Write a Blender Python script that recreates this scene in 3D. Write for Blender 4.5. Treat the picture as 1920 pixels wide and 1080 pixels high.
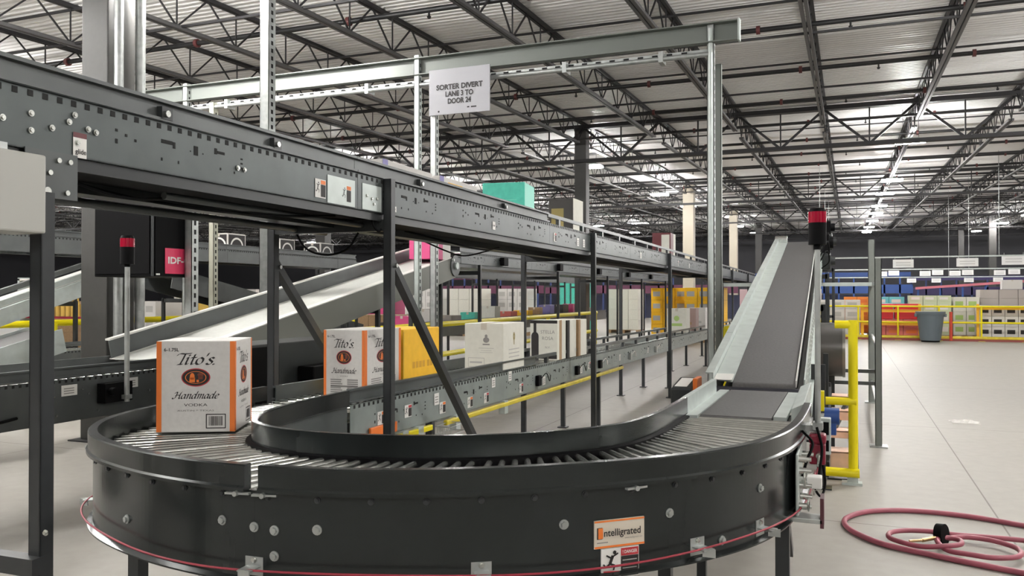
import bpy, math, random
from mathutils import Vector, Matrix, Euler
random.seed(7)
for o in list(bpy.data.objects): bpy.data.objects.remove(o, do_unlink=True)
sc = bpy.context.scene
COL = sc.collection

# ---------------------------------------------------------------- camera, world, exposure
YAW = math.atan(630 / 1560.0); PITCH = math.atan(13 / 1560.0)
cd = bpy.data.cameras.new('camera'); cam = bpy.data.objects.new('camera', cd); COL.objects.link(cam)
cam.location = (0, 0, 1.5); cam.rotation_euler = (math.pi / 2 + PITCH, 0, YAW)
cd.sensor_width = 36; cd.lens = 36 * 1560 / 1920.0; cd.clip_start = 0.05; cd.clip_end = 400
sc.camera = cam
w = bpy.data.worlds.new('world'); sc.world = w; w.use_nodes = True
w.node_tree.nodes['Background'].inputs[0].default_value = (0.93, 0.95, 1.0, 1)
w.node_tree.nodes['Background'].inputs[1].default_value = 0.45
sc.view_settings.view_transform = 'Standard'; sc.view_settings.look = 'None'
sc.view_settings.gamma = 1; sc.view_settings.exposure = 0.85; sc.view_settings.use_curve_mapping = False
LAMP_STRENGTH = 120.0

# ---------------------------------------------------------------- materials
MATS = {}
def mat(name, col, rough=0.5, metal=0.0, bump=0.0, scale=20.0, var=0.0, emit=0.0, coat=0.0, stretch=None):
    if name in MATS: return MATS[name]
    m = bpy.data.materials.new(name); m.use_nodes = True; nt = m.node_tree; b = nt.nodes['Principled BSDF']
    b.inputs['Base Color'].default_value = (*col, 1); b.inputs['Roughness'].default_value = rough
    b.inputs['Metallic'].default_value = metal
    if coat: b.inputs['Coat Weight'].default_value = coat; b.inputs['Coat Roughness'].default_value = 0.15
    if emit:
        b.inputs['Emission Color'].default_value = (*col, 1); b.inputs['Emission Strength'].default_value = emit
    if bump or var:
        tc = nt.nodes.new('ShaderNodeTexCoord'); mp = nt.nodes.new('ShaderNodeMapping')
        if stretch: mp.inputs['Scale'].default_value = stretch
        n = nt.nodes.new('ShaderNodeTexNoise'); n.inputs['Scale'].default_value = scale; n.inputs['Detail'].default_value = 4
        nt.links.new(tc.outputs['Object'], mp.inputs[0]); nt.links.new(mp.outputs[0], n.inputs['Vector'])
        if bump:
            bp = nt.nodes.new('ShaderNodeBump'); bp.inputs['Strength'].default_value = bump; bp.inputs['Distance'].default_value = 0.01
            nt.links.new(n.outputs['Fac'], bp.inputs['Height']); nt.links.new(bp.outputs[0], b.inputs['Normal'])
        if var:
            r = nt.nodes.new('ShaderNodeMapRange'); r.inputs[1].default_value = .3; r.inputs[2].default_value = .7
            r.inputs[3].default_value = 1 - var; r.inputs[4].default_value = 1 + var
            mx = nt.nodes.new('ShaderNodeVectorMath'); mx.operation = 'SCALE'; mx.inputs[0].default_value = col
            nt.links.new(n.outputs['Fac'], r.inputs[0]); nt.links.new(r.outputs[0], mx.inputs['Scale'])
            nt.links.new(mx.outputs[0], b.inputs['Base Color'])
    MATS[name] = m; return m
DARK = mat('dark_grey_paint', (0.022, 0.025, 0.026), 0.30, 0.0, var=.12, scale=6)
SKIRT = mat('skirt_dark_paint', (0.022, 0.026, 0.026), 0.22, 0.4, var=.15, scale=4)
FRAME = mat('grey_green_paint', (0.080, 0.092, 0.092), 0.36, 0.35, var=.12, scale=5)
FRAMED = mat('mid_grey_paint', (0.085, 0.092, 0.092), 0.38, 0.3, var=.12, scale=5)
BLACK = mat('black_plastic', (0.004, 0.004, 0.0045), 0.6)
BLACK.node_tree.nodes['Principled BSDF'].inputs['Specular IOR Level'].default_value = .08
HOLE = mat('dark_hole', (0.004, 0.004, 0.004), 0.8)
POST = mat('post_grey_paint', (0.030, 0.033, 0.035), 0.38, 0.2, var=.1)
GALV = mat('galvanised_steel', (0.42, 0.44, 0.43), 0.42, 0.75, var=.15, scale=14)
GALVP = mat('galvanised_pale', (0.50, 0.55, 0.53), 0.45, 0.35, var=.08, scale=9)
CHROME = mat('roller_steel', (0.58, 0.59, 0.56), 0.27, 0.95, var=.1, scale=30, stretch=(1, 1, 1))
ROLLD = mat('roller_steel_dull', (0.30, 0.31, 0.30), 0.34, 0.9)
BELT = mat('rubber_belt', (0.075, 0.073, 0.073), 0.6, 0, bump=.15, scale=60, var=.12)
YELLOW = mat('safety_yellow', (0.78, 0.66, 0.0), 0.35, 0)
YELLOWD = mat('yellow_strip', (0.62, 0.50, 0.03), 0.45, 0, var=.15, scale=8)
ORANGE = mat('orange_plastic', (0.75, 0.17, 0.02), 0.45)
PEACH = mat('peach_plate', (0.80, 0.52, 0.38), 0.45, var=.1, scale=12)
RED = mat('red_enamel', (0.20, 0.006, 0.025), 0.35, var=.1)
REDLENS = mat('red_lens', (0.30, 0.0, 0.02), 0.2)
CORD = mat('red_cord', (0.30, 0.02, 0.04), 0.5)
HOSE = mat('rose_hose', (0.34, 0.085, 0.12), 0.45, var=.12, scale=10)
WHITE = mat('white_label', (0.72, 0.71, 0.68), 0.5)
PAPER = mat('sign_paper', (0.36, 0.36, 0.385), 0.45)
INK = mat('black_ink', (0.015, 0.012, 0.012), 0.6)
INKG = mat('grey_ink', (0.22, 0.21, 0.20), 0.6)
INKLG = mat('pale_grey_ink', (0.40, 0.39, 0.37), 0.6)
INKRED = mat('red_ink', (0.45, 0.03, 0.04), 0.5)
INKBR = mat('brown_ink', (0.16, 0.035, 0.015), 0.6)
INKOR = mat('orange_ink', (0.78, 0.19, 0.03), 0.5)
WCART = mat('white_carton_board', (0.60, 0.585, 0.56), 0.62, bump=.05, scale=50, var=.04)
CREAMC = mat('cream_carton_board', (0.64, 0.63, 0.56), 0.62, var=.04)
YCART = mat('yellow_carton_board', (0.86, 0.48, 0.01), 0.6, var=.05)
KRAFT = mat('kraft_board', (0.33, 0.21, 0.11), 0.7, var=.1)
TEAL = mat('teal_board', (0.08, 0.55, 0.42), 0.5, var=.1)
DBROWN = mat('dark_brown_board', (0.02, 0.016, 0.013), 0.5)
GOLD = mat('gold_panel', (0.25, 0.19, 0.05), 0.5)
MAROON = mat('maroon_board', (0.12, 0.02, 0.025), 0.5)
PINK = mat('magenta_board', (0.50, 0.05, 0.17), 0.5)
PANEL = mat('panel_beige_grey', (0.40, 0.40, 0.37), 0.42)
BIN = mat('bin_blue_grey', (0.10, 0.125, 0.14), 0.5)
JOIST = mat('joist_primer', (0.022, 0.021, 0.023), 0.6)
CHORD = mat('joist_chord_steel', (0.065, 0.063, 0.063), 0.5)
PIPEB = mat('black_pipe', (0.012, 0.012, 0.013), 0.45)
PLUM = mat('coupling_red', (0.12, 0.03, 0.03), 0.5)
COLM = mat('column_grey_paint', (0.05, 0.049, 0.046), 0.45, var=.05)
COLB = mat('column_tan_paint', (0.42, 0.38, 0.30), 0.55)
BLUE = mat('blue_rack', (0.015, 0.06, 0.24), 0.45)
PURPLE = mat('purple_rack', (0.035, 0.025, 0.10), 0.45)
LAMP = mat('lamp_diffuser', (1.0, 0.97, 0.92), 0.4, emit=LAMP_STRENGTH)
LAMPUP = mat('lamp_added_uplight', (1.0, 0.98, 0.96), 0.4, emit=LAMP_STRENGTH * 3.8)  # added glow on the housing sides, lifts the roof deck brightness
REDBIN = mat('red_tote', (0.65, 0.02, 0.03), 0.45)

def floor_material():
    m = bpy.data.materials.new('polished_concrete'); m.use_nodes = True; nt = m.node_tree; b = nt.nodes['Principled BSDF']
    L = nt.links; tc = nt.nodes.new('ShaderNodeTexCoord')
    n1 = nt.nodes.new('ShaderNodeTexNoise'); n1.inputs['Scale'].default_value = .55; n1.inputs['Detail'].default_value = 7
    n2 = nt.nodes.new('ShaderNodeTexNoise'); n2.inputs['Scale'].default_value = 9; n2.inputs['Detail'].default_value = 6
    L.new(tc.outputs['Object'], n1.inputs['Vector']); L.new(tc.outputs['Object'], n2.inputs['Vector'])
    add = nt.nodes.new('ShaderNodeMath'); add.operation = 'ADD'; L.new(n1.outputs[0], add.inputs[0]); L.new(n2.outputs[0], add.inputs[1])
    cr = nt.nodes.new('ShaderNodeValToRGB'); cr.color_ramp.elements[0].position = .3; cr.color_ramp.elements[1].position = .7
    hf = nt.nodes.new('ShaderNodeMath'); hf.operation = 'MULTIPLY'; hf.inputs[1].default_value = .5
    L.new(add.outputs[0], hf.inputs[0]); L.new(hf.outputs[0], cr.inputs[0])
    cr.color_ramp.elements[0].color = (0.285, 0.268, 0.238, 1); cr.color_ramp.elements[1].color = (0.345, 0.328, 0.295, 1)
    # saw-cut joints, every 4.1 m along y and one long joint along x
    br = nt.nodes.new('ShaderNodeTexBrick'); br.offset = 0; br.inputs['Scale'].default_value = 1
    br.inputs['Brick Width'].default_value = 4.15; br.inputs['Row Height'].default_value = 4.6; br.inputs['Mortar Size'].default_value = .006
    br.inputs['Color1'].default_value = (1, 1, 1, 1); br.inputs['Color2'].default_value = (1, 1, 1, 1); br.inputs['Mortar'].default_value = (.45, .43, .4, 1)
    mp = nt.nodes.new('ShaderNodeMapping'); mp.inputs['Location'].default_value = (3.22, 3.27, 0)
    L.new(tc.outputs['Object'], mp.inputs[0]); L.new(mp.outputs[0], br.inputs['Vector'])
    mx = nt.nodes.new('ShaderNodeMix'); mx.data_type = 'RGBA'; mx.blend_type = 'MULTIPLY'; mx.inputs[0].default_value = 1
    L.new(cr.outputs[0], mx.inputs[6]); L.new(br.outputs[0], mx.inputs[7]); L.new(mx.outputs[2], b.inputs['Base Color'])
    rr = nt.nodes.new('ShaderNodeMapRange'); rr.inputs[3].default_value = .48; rr.inputs[4].default_value = .58
    L.new(n1.outputs[0], rr.inputs[0]); L.new(rr.outputs[0], b.inputs['Roughness'])
    b.inputs['Specular IOR Level'].default_value = .55
    return m
def deck_material():
    m = bpy.data.materials.new('white_ribbed_deck'); m.use_nodes = True; nt = m.node_tree; b = nt.nodes['Principled BSDF']; L = nt.links
    tc = nt.nodes.new('ShaderNodeTexCoord')
    n = nt.nodes.new('ShaderNodeTexNoise'); n.inputs['Scale'].default_value = 1.2; n.inputs['Detail'].default_value = 5
    L.new(tc.outputs['Object'], n.inputs['Vector'])
    cr = nt.nodes.new('ShaderNodeValToRGB'); cr.color_ramp.elements[0].color = (.78, .77, .765, 1); cr.color_ramp.elements[1].color = (.86, .85, .84, 1)
    L.new(n.outputs[0], cr.inputs[0]); L.new(cr.outputs[0], b.inputs['Base Color']); b.inputs['Roughness'].default_value = .45
    return m
FLOOR = floor_material(); DECK = deck_material()

# ---------------------------------------------------------------- helpers
OFF = {}
class MB:
    def __init__(s): s.v = []; s.f = []; s.sm = []; s.mi = []; s.cm = 0
    def add(s, vs, fs, smooth=False):
        o = len(s.v); s.v += [tuple(p) for p in vs]
        for f in fs: s.f.append(tuple(i + o for i in f)); s.sm.append(smooth); s.mi.append(s.cm)
        return s
    def box(s, x0, y0, z0, x1, y1, z1):
        vs = [(x, y, z) for z in (z0, z1) for y in (y0, y1) for x in (x0, x1)]
        return s.add(vs, [(0, 2, 3, 1), (4, 5, 7, 6), (0, 1, 5, 4), (2, 6, 7, 3), (0, 4, 6, 2), (1, 3, 7, 5)])
    def bar(s, p, q, w, h, up=(0, 0, 1)):
        p = Vector(p); q = Vector(q); d = (q - p).normalized(); up = Vector(up)
        sd = d.cross(up)
        if sd.length < 1e-4: sd = d.cross(Vector((0, 1, 0)))
        sd.normalize(); u = sd.cross(d).normalized(); a = sd * (w / 2); b = u * (h / 2)
        vs = [c + k for c in (p, q) for k in (-a - b, a - b, a + b, -a + b)]
        return s.add(vs, [(0, 1, 2, 3), (4, 7, 6, 5), (0, 4, 5, 1), (1, 5, 6, 2), (2, 6, 7, 3), (3, 7, 4, 0)])
    def cyl(s, p, q, r, n=12, r2=None, caps=True):
        p = Vector(p); q = Vector(q); d = (q - p).normalized(); r2 = r if r2 is None else r2
        a = d.orthogonal().normalized(); b = d.cross(a); vs = []
        for c, rr in ((p, r), (q, r2)):
            for k in range(n):
                t = 2 * math.pi * k / n; vs.append(c + (a * math.cos(t) + b * math.sin(t)) * rr)
        s.add(vs, [(k, (k + 1) % n, n + (k + 1) % n, n + k) for k in range(n)], True)
        if caps:
            s.add(vs[:n], [tuple(reversed(range(n)))]); s.add(vs[n:], [tuple(range(n))])
        return s
    def tube(s, pts, r, n=8, closed=False):
        pts = [Vector(p) for p in pts]; m = len(pts); rings = []; prev = None
        for i, p in enumerate(pts):
            if closed: d = pts[(i + 1) % m] - pts[i - 1]
            else: d = pts[min(i + 1, m - 1)] - pts[max(i - 1, 0)]
            d.normalize()
            if prev is None: a = d.orthogonal().normalized()
            else:
                a = prev - d * prev.dot(d)
                a = a.normalized() if a.length > 1e-6 else d.orthogonal().normalized()
            prev = a; b = d.cross(a)
            rings.append([p + (a * math.cos(2 * math.pi * k / n) + b * math.sin(2 * math.pi * k / n)) * r for k in range(n)])
        vs = [x for R in rings for x in R]; fs = []
        for i in range(m if closed else m - 1):
            j = (i + 1) % m
            for k in range(n): fs.append((i * n + k, i * n + (k + 1) % n, j * n + (k + 1) % n, j * n + k))
        s.add(vs, fs, True)
        if not closed: s.add(rings[0], [tuple(reversed(range(n)))]); s.add(rings[-1], [tuple(range(n))])
        return s
    def sweep(s, path, prof, closed_prof=True, caps=True):
        """path: 2D points; prof: (offset to the left normal, z) pairs"""
        m = len(path); k = len(prof); vs = []
        for i in range(m):
            a = Vector(path[max(i - 1, 0)][:2]); b = Vector(path[min(i + 1, m - 1)][:2]); d = (b - a).normalized(); n = Vector((-d.y, d.x))
            zz = path[i][2] if len(path[i]) > 2 else 0
            for o, z in prof: vs.append((path[i][0] + n.x * o, path[i][1] + n.y * o, z + zz))
        fs = []
        for i in range(m - 1):
            for j in range(k if closed_prof else k - 1):
                j2 = (j + 1) % k; fs.append((i * k + j, i * k + j2, (i + 1) * k + j2, (i + 1) * k + j))
        s.add(vs, fs, False)
        if caps and closed_prof:
            s.add(vs[:k], [tuple(reversed(range(k)))]); s.add(vs[-k:], [tuple(range(k))])
        return s
    def quad(s, a, b, c, d): return s.add([a, b, c, d], [(0, 1, 2, 3)])
    def build(s, name, m, parent=None, bevel=0.0, local=False):
        off = Vector((0, 0, 0)) if (parent is None or local) else Vector(OFF.get(parent.name, (0, 0, 0)))
        me = bpy.data.meshes.new(name); me.from_pydata([tuple(Vector(v) - off) for v in s.v], [], s.f)
        me.polygons.foreach_set('use_smooth', s.sm); 
        for mm in (m if isinstance(m, (list, tuple)) else [m]): me.materials.append(mm)
        me.polygons.foreach_set('material_index', s.mi); me.update()
        o = bpy.data.objects.new(name, me); COL.objects.link(o)
        if parent is not None: o.parent = parent; OFF[o.name] = tuple(off)
        if bevel:
            bv = o.modifiers.new('bevel', 'BEVEL'); bv.width = bevel; bv.segments = 2; bv.limit_method = 'ANGLE'
        return o
def tag(o, label, cat, group=None, kind=None):
    if label: o['label'] = label
    if cat: o['category'] = cat
    if group: o['group'] = group
    if kind: o['kind'] = kind
    return o
def thing(name, label, cat, loc=(0, 0, 0), rz=0.0, group=None):
    o = bpy.data.objects.new(name, None); COL.objects.link(o); o.location = loc; o.rotation_euler = (0, 0, rz)
    o.empty_display_size = .1; OFF[o.name] = tuple(loc); return tag(o, label, cat, group)
def struct(o): o['kind'] = 'structure'; return o
def dup(root, loc, label=None, group=None, rz=None, scale=None):
    r = root.copy(); COL.objects.link(r); r.location = loc
    if rz is not None: r.rotation_euler = (0, 0, rz)
    if scale is not None: r.scale = scale
    if label: r['label'] = label
    if group: r['group'] = group
    def rec(src, dst):
        for ch in src.children:
            c = ch.copy(); COL.objects.link(c); c.parent = dst; rec(ch, c)
    rec(root, r); return r
_tc = {}
def text(parent, s, origin, xd, yd, size, m, width=None, shear=0.0, bold=0.0, name='printed_text', align='CENTER', proud=.0008):
    """flat printed lettering; origin = centre of the line, xd/yd world directions"""
    key = (s, shear, bold)
    if key not in _tc:
        c = bpy.data.curves.new('lettering', 'FONT'); c.body = s; c.size = 1; c.shear = shear; c.offset = bold; c.resolution_u = 3
        c.align_x = 'LEFT'
        t = bpy.data.objects.new('lettering', c); COL.objects.link(t)
        bpy.context.view_layer.update()
        dg = bpy.context.evaluated_depsgraph_get(); me = bpy.data.meshes.new_from_object(t.evaluated_get(dg))
        vs = [v.co.copy() for v in me.vertices]; fs = [tuple(p.vertices) for p in me.polygons]
        bpy.data.objects.remove(t, do_unlink=True); bpy.data.curves.remove(c); bpy.data.meshes.remove(me)
        _tc[key] = (vs, fs)
    vs, fs = _tc[key]
    x0 = min(v.x for v in vs); x1 = max(v.x for v in vs); y0 = min(v.y for v in vs); y1 = max(v.y for v in vs)
    xd = Vector(xd).normalized(); yd = Vector(yd).normalized(); n = xd.cross(yd)
    k = size; kx = (width / (x1 - x0)) if width else k
    out = []
    for v in vs:
        out.append(Vector(origin) + xd * ((v.x - (x0 + x1) / 2) * kx) + yd * ((v.y - .35) * k) + n * proud)
    b = MB(); b.add(out, fs)
    return b.build(name, m, parent)
def flat(b, origin, xd, yd, x0, y0, x1, y1, lift=.0005):
    """thin printed rectangle on a face"""
    xd = Vector(xd).normalized(); yd = Vector(yd).normalized(); n = xd.cross(yd); O = Vector(origin) + n * lift
    b.quad(O + xd * x0 + yd * y0, O + xd * x1 + yd * y0, O + xd * x1 + yd * y1, O + xd * x0 + yd * y1); return b
def disc(b, origin, xd, yd, cx, cy, rx, ry, n=28, lift=.0006, inner=0.0):
    xd = Vector(xd).normalized(); yd = Vector(yd).normalized(); nn = xd.cross(yd); O = Vector(origin) + nn * lift
    vs = [O + xd * (cx + rx * math.cos(2 * math.pi * k / n)) + yd * (cy + ry * math.sin(2 * math.pi * k / n)) for k in range(n)]
    if inner:
        vs += [O + xd * (cx + rx * inner * math.cos(2 * math.pi * k / n)) + yd * (cy + ry * inner * math.sin(2 * math.pi * k / n)) for k in range(n)]
        b.add(vs, [(k, (k + 1) % n, n + (k + 1) % n, n + k) for k in range(n)])
    else: b.add(vs, [tuple(range(n))])
    return b
def spline(pts, n):
    """Catmull-Rom through pts, resampled to n points equally spaced"""
    P = [Vector(p) for p in pts]; P = [P[0] * 2 - P[1]] + P + [P[-1] * 2 - P[-2]]; out = []
    for i in range(1, len(P) - 2):
        for k in range(20):
            t = k / 20; a, b, c, d = P[i - 1], P[i], P[i + 1], P[i + 2]
            out.append(.5 * ((2 * b) + (-a + c) * t + (2 * a - 5 * b + 4 * c - d) * t * t + (-a + 3 * b - 3 * c + d) * t ** 3))
    out.append(P[-2]); L = [0]
    for i in range(1, len(out)): L.append(L[-1] + (out[i] - out[i - 1]).length)
    res = []; j = 0
    for k in range(n):
        t = L[-1] * k / (n - 1)
        while j < len(L) - 2 and L[j + 1] < t: j += 1
        f = (t - L[j]) / max(1e-9, L[j + 1] - L[j]); res.append(out[j].lerp(out[j + 1], min(1, max(0, f))))
    return res
GL = {  # broad-pen strokes: lists of points, x advance
 'T': ([[(0, .60), (.04, .68), (.14, .72), (.34, .70), (.58, .74)], [(.33, .71), (.31, .36), (.27, .02)], [(.17, .0), (.36, .02)]], .44),
 'i': ([[(.0, .40), (.08, .46), (.07, .12), (.10, .01), (.20, .08)], [(.09, .62), (.12, .59)]], .24),
 't': ([[(.09, .66), (.07, .12), (.11, .01), (.22, .08)], [(-.02, .45), (.20, .46)]], .25),
 'o': ([[(.16, .46), (.03, .36), (.02, .12), (.13, .0), (.27, .10), (.28, .34), (.16, .46)]], .36),
 "'": ([[(.06, .74), (.03, .56)]], .14),
 's': ([[(.24, .40), (.15, .46), (.05, .38), (.12, .26), (.22, .17), (.18, .03), (.06, .0), (-.01, .07)]], .30),
 'H': ([[(-.04, .55), (.02, .68), (.12, .66), (.12, .30), (.06, .04), (-.06, .0), (-.10, .10)], [(.48, .74), (.40, .60), (.38, .14), (.43, .01), (.52, .08)], [(.04, .34), (.20, .38), (.40, .37)]], .54),
 'a': ([[(.26, .40), (.14, .46), (.03, .34), (.02, .10), (.10, .0), (.22, .14), (.27, .44), (.25, .10), (.29, .01), (.38, .08)]], .38),
 'n': ([[(.0, .40), (.07, .46), (.06, .0)], [(.06, .28), (.18, .45), (.27, .42), (.26, .10), (.30, .01), (.39, .08)]], .40),
 'd': ([[(.26, .40), (.14, .46), (.03, .34), (.02, .10), (.10, .0), (.22, .14), (.28, .44)], [(.32, .76), (.26, .12), (.29, .01), (.38, .08)]], .40),
 'm': ([[(.0, .40), (.07, .46), (.06, .0)], [(.06, .28), (.16, .45), (.24, .42), (.23, .0)], [(.23, .28), (.34, .45), (.42, .42), (.41, .10), (.45, .01), (.54, .08)]], .55),
 'e': ([[(.04, .24), (.20, .28), (.25, .38), (.15, .46), (.04, .34), (.03, .10), (.13, .0), (.27, .09)]], .30),
 '.': ([[(.0, .02), (.03, .0)]], .1)}
def pen_text(parent, s, centre, xd, yd, size, m, width, shear=.28, nib=.105, ang=.75):
    quads = []; x = 0
    for ch in s:
        st, adv = GL[ch]
        for p in st:
            q = spline([(a, c, 0) for a, c in p], 26) if len(p) > 2 else [Vector((*p[0], 0)), Vector((*p[1], 0))]
            n = Vector((math.cos(ang), math.sin(ang), 0)) * nib / 2; e = Vector((-math.sin(ang), math.cos(ang), 0)) * .009
            for i in range(len(q) - 1):
                for a, c in ((n, e),):
                    A, B = q[i], q[i + 1]; d = (B - A)
                    k = .014 if d.length else 0; dn = d.normalized() * k
                    quads.append([(v.x + x, v.y) for v in (A - n - dn, A + n - dn, B + n + dn, B - n + dn)])
                    t = Vector((-d.y, d.x, 0)).normalized() * .014
                    quads.append([(v.x + x, v.y) for v in (A - t, B - t, B + t, A + t)])
        x += adv
    pts = [(px_ + py_ * shear, py_) for Q in quads for px_, py_ in Q]
    x0 = min(p[0] for p in pts); x1 = max(p[0] for p in pts); k = width / (x1 - x0)
    xd = Vector(xd); yd = Vector(yd); nn = xd.cross(yd); b = MB(); O = Vector(centre)
    for i in range(0, len(pts), 4):
        vs = [O + xd * ((p[0] - (x0 + x1) / 2) * k) + yd * ((p[1] - .35) * size) + nn * (.0008 + .00002 * (i // 4 % 9)) for p in pts[i:i + 4]]
        a_ = (vs[1] - vs[0]).cross(vs[2] - vs[0]).dot(nn)
        b.add(vs if a_ > 0 else vs[::-1], [(0, 1, 2, 3)])
    return b.build('printed_text', m, parent)
def warn_sticker(parent, o, xd, yd, w, h, bar=None, lines=4, name='warning_sticker'):
    """white and coloured warning sticker: falling-figure pictogram left, text block right"""
    b = MB(); flat(b, o, xd, yd, 0, 0, w, h, .0012); st = b.build(name, WHITE, parent)
    xd = Vector(xd).normalized(); yd = Vector(yd).normalized()
    b = MB(); flat(b, o, xd, yd, w * .52, h * .06, w * .97, h * .72, .0020); b.build('text_block', INK, st)
    b = MB(); flat(b, o, xd, yd, w * .52, h * .74, w * .97, h * .95, .0020); b.build('colour_bar', bar or INKRED, st)
    b = MB()
    disc(b, o, xd, yd, w * .30, h * .80, w * .045, w * .045, 12, .0020)
    def limb(x0, y0, x1, y1, t):
        n = xd.cross(yd); O = Vector(o) + n * .0020
        p = O + xd * (x0 * w) + yd * (y0 * h); q = O + xd * (x1 * w) + yd * (y1 * h); s = (q - p).normalized().cross(n) * (t * w)
        b.quad(p - s, p + s, q + s, q - s)
    limb(.28, .72, .22, .48, .035); limb(.26, .68, .42, .74, .018); limb(.26, .66, .12, .74, .018)
    limb(.22, .48, .36, .40, .022); limb(.22, .48, .10, .32, .022); limb(.36, .40, .34, .26, .02); limb(.1, .32, .04, .38, .02)
    b.build('pictogram', INK, st)
    return st
def bolt(parent, p, n, r=.009, m=None, name='bolt'):
    p = Vector(p); n = Vector(n).normalized(); b = MB(); b.cyl(p, p + n * r * .35, r * 1.5, 14); b.cyl(p, p + n * r * 1.1, r, 6)
    return b.build(name, m or CHROME, parent)

# ================================================================ SETTING
b = MB(); b.box(-100, -14, -.2, 45, 100, 0); o = struct(b.build('floor', FLOOR))
SL = .027
def roofz(y): return 6.36 + SL * (y - 22.6)
# ribbed roof deck, ribs run across (x)
b = MB(); y = -14.0; prof = []
while y < 100:
    prof += [(y, .04), (y + .055, .04), (y + .075, 0), (y + .13, 0)]; y += .15
vs = []; fs = []
for i, (yy, dz) in enumerate(prof):
    vs += [(-100, yy, roofz(yy) + dz), (45, yy, roofz(yy) + dz)]
for i in range(len(prof) - 1): fs.append((2 * i, 2 * i + 1, 2 * i + 3, 2 * i + 2))
b.add(vs, fs); struct(b.build('ceiling', DECK))
FARW = mat('far_wall_paint', (0.15, 0.15, 0.165), 0.7, var=.05, scale=.5)
b = MB(); b.box(-100, 99.8, 0, 45, 100, 9); struct(b.build('wall_back', FARW))
b = MB(); b.box(-100, -14.2, 0, 45, -14, 9); struct(b.build('wall_front', FARW))
b = MB(); b.box(-100.2, -14, 0, -100, 100, 9); struct(b.build('wall_left', FARW))
b = MB(); b.box(45, -14, 0, 45.2, 100, 9); struct(b.build('wall_right', FARW))

# ---- roof joists: one thing per joist per bay
JX = [-0.55 + 2.12 * k for k in range(-42, 14)]
BAYS = [(6.2, 22.6), (22.6, 39.0), (39.0, 55.4), (55.4, 71.8), (71.8, 88.2)]
def joist(L):
    root = thing('roof_joist', '', 'joist'); D = .60; n = 26; st = L / n
    b = MB()
    for s in (-1, 1):
        b.bar((s * .035, 0, -.03), (s * .035, L, -.03 + SL * L), .05, .055)
    b.build('top_chord', JOIST, root)
    b = MB()
    for s in (-1, 1):
        b.bar((s * .035, st, -D), (s * .035, L - st, -D + SL * (L - 2 * st)), .05, .05)
    b.build('bottom_chord', CHORD, root)
    b = MB()
    for i in range(n):
        y0 = i * st; y1 = y0 + st; z0 = SL * y0; z1 = SL * y1
        if i % 2 == 0: b.bar((0, y0, z0 - .04), (0, y1, z1 - D), .022, .022)
        else:
            b.bar((0, y0, z0 - D), (0, y1, z1 - .04), .022, .022)
            b.bar((0, y0, z0 - D), (0, y0, z0 - .04), .018, .018)
    b.build('web', JOIST, root); return root
J0 = None
ORD = ['nearest', 'second', 'third', 'fourth', 'farthest']
for bi, (ya, yb) in enumerate(BAYS):
    for x in JX:
        if x < -1.45 * yb - 4 or x > .55 * yb + 2: continue
        lab = 'black open-web roof joist under the white deck, in the %s bay of the roof' % ORD[bi]
        g = 'roof joists of the %s bay' % ORD[bi]
        if J0 is None:
            J0 = joist(16.4); J0.location = (x, ya, roofz(ya) - .002); J0['label'] = lab; J0['group'] = g
        else: dup(J0, (x, ya, roofz(ya) - .002), lab, g)
# ---- joist girders along x
def girder():
    r = thing('joist_girder', '', 'girder'); x0 = JX[0]; x1 = JX[-1]; H = .98
    b = MB()
    for s in (-1, 1): b.bar((x0, s * .06, -.02), (x1, s * .06, -.02), .10, .11)
    b.build('top_chord', JOIST, r)
    b = MB()
    for s in (-1, 1): b.bar((x0, s * .06, -H), (x1, s * .06, -H), .10, .09)
    b.build('bottom_chord', JOIST, r)
    b = MB()
    for k in range(len(JX) - 1):
        a = JX[k]; c = JX[k + 1]; m = (a + c) / 2
        b.bar((a, 0, -.05), (m, 0, -H), .06, .06); b.bar((m, 0, -H), (c, 0, -.05), .06, .06); b.bar((m, 0, -H), (m, 0, -.05), .035, .035)
    b.build('web', JOIST, r); return r
G0 = None
for gi, y in enumerate([6.2, 22.6, 39.0, 55.4, 71.8, 88.2]):
    lab = ['dark joist girder over the near grey column', 'dark joist girder crossing behind the first bright lamp of the right row', 'dark joist girder, second one down the hall from the near grey column',
           'dark joist girder, third one down the hall', 'dark joist girder, fourth one down the hall', 'dark joist girder, the farthest down the hall'][gi]
    z = roofz(y) - .09
    if G0 is None: G0 = girder(); G0.location = (0, y, z); G0['label'] = lab
    else: dup(G0, (0, y, z), lab)
    G0['group'] = 'joist girders'
# ---- sprinkler branch pipes with couplings and heads, bridging rods
def pipe_thing():
    r = thing('sprinkler_pipe', '', 'pipe'); b = MB(); b.cyl((-90, 0, 0), (28, 0, 0), .042, 10); b.build('pipe', PIPEB, r)
    for k in range(24):
        x = -43 + k * 3.0
        b = MB(); b.cyl((x - .03, 0, 0), (x + .03, 0, 0), .07, 10); b.build('coupling', PLUM, r)
        b = MB(); b.cyl((x + 1.4, 0, 0), (x + 1.4, 0, -.10), .016, 8); b.cyl((x + 1.4, 0, -.10), (x + 1.4, 0, -.13), .035, 10, .02)
        b.build('sprinkler_head', PIPEB, r)
    return r
P0 = None; k = 0; y = 7.9
while y < 60:
    lab = 'black sprinkler pipe with red couplings running under the roof deck'
    if P0 is None: P0 = pipe_thing(); P0.location = (0, y, roofz(y) - .30); P0['label'] = lab; P0['group'] = 'sprinkler pipes'
    else: dup(P0, (random.uniform(-.5, .5), y, roofz(y) - .30), lab, 'sprinkler pipes')
    y += 3.1
R0 = None; y = 9.4
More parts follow.
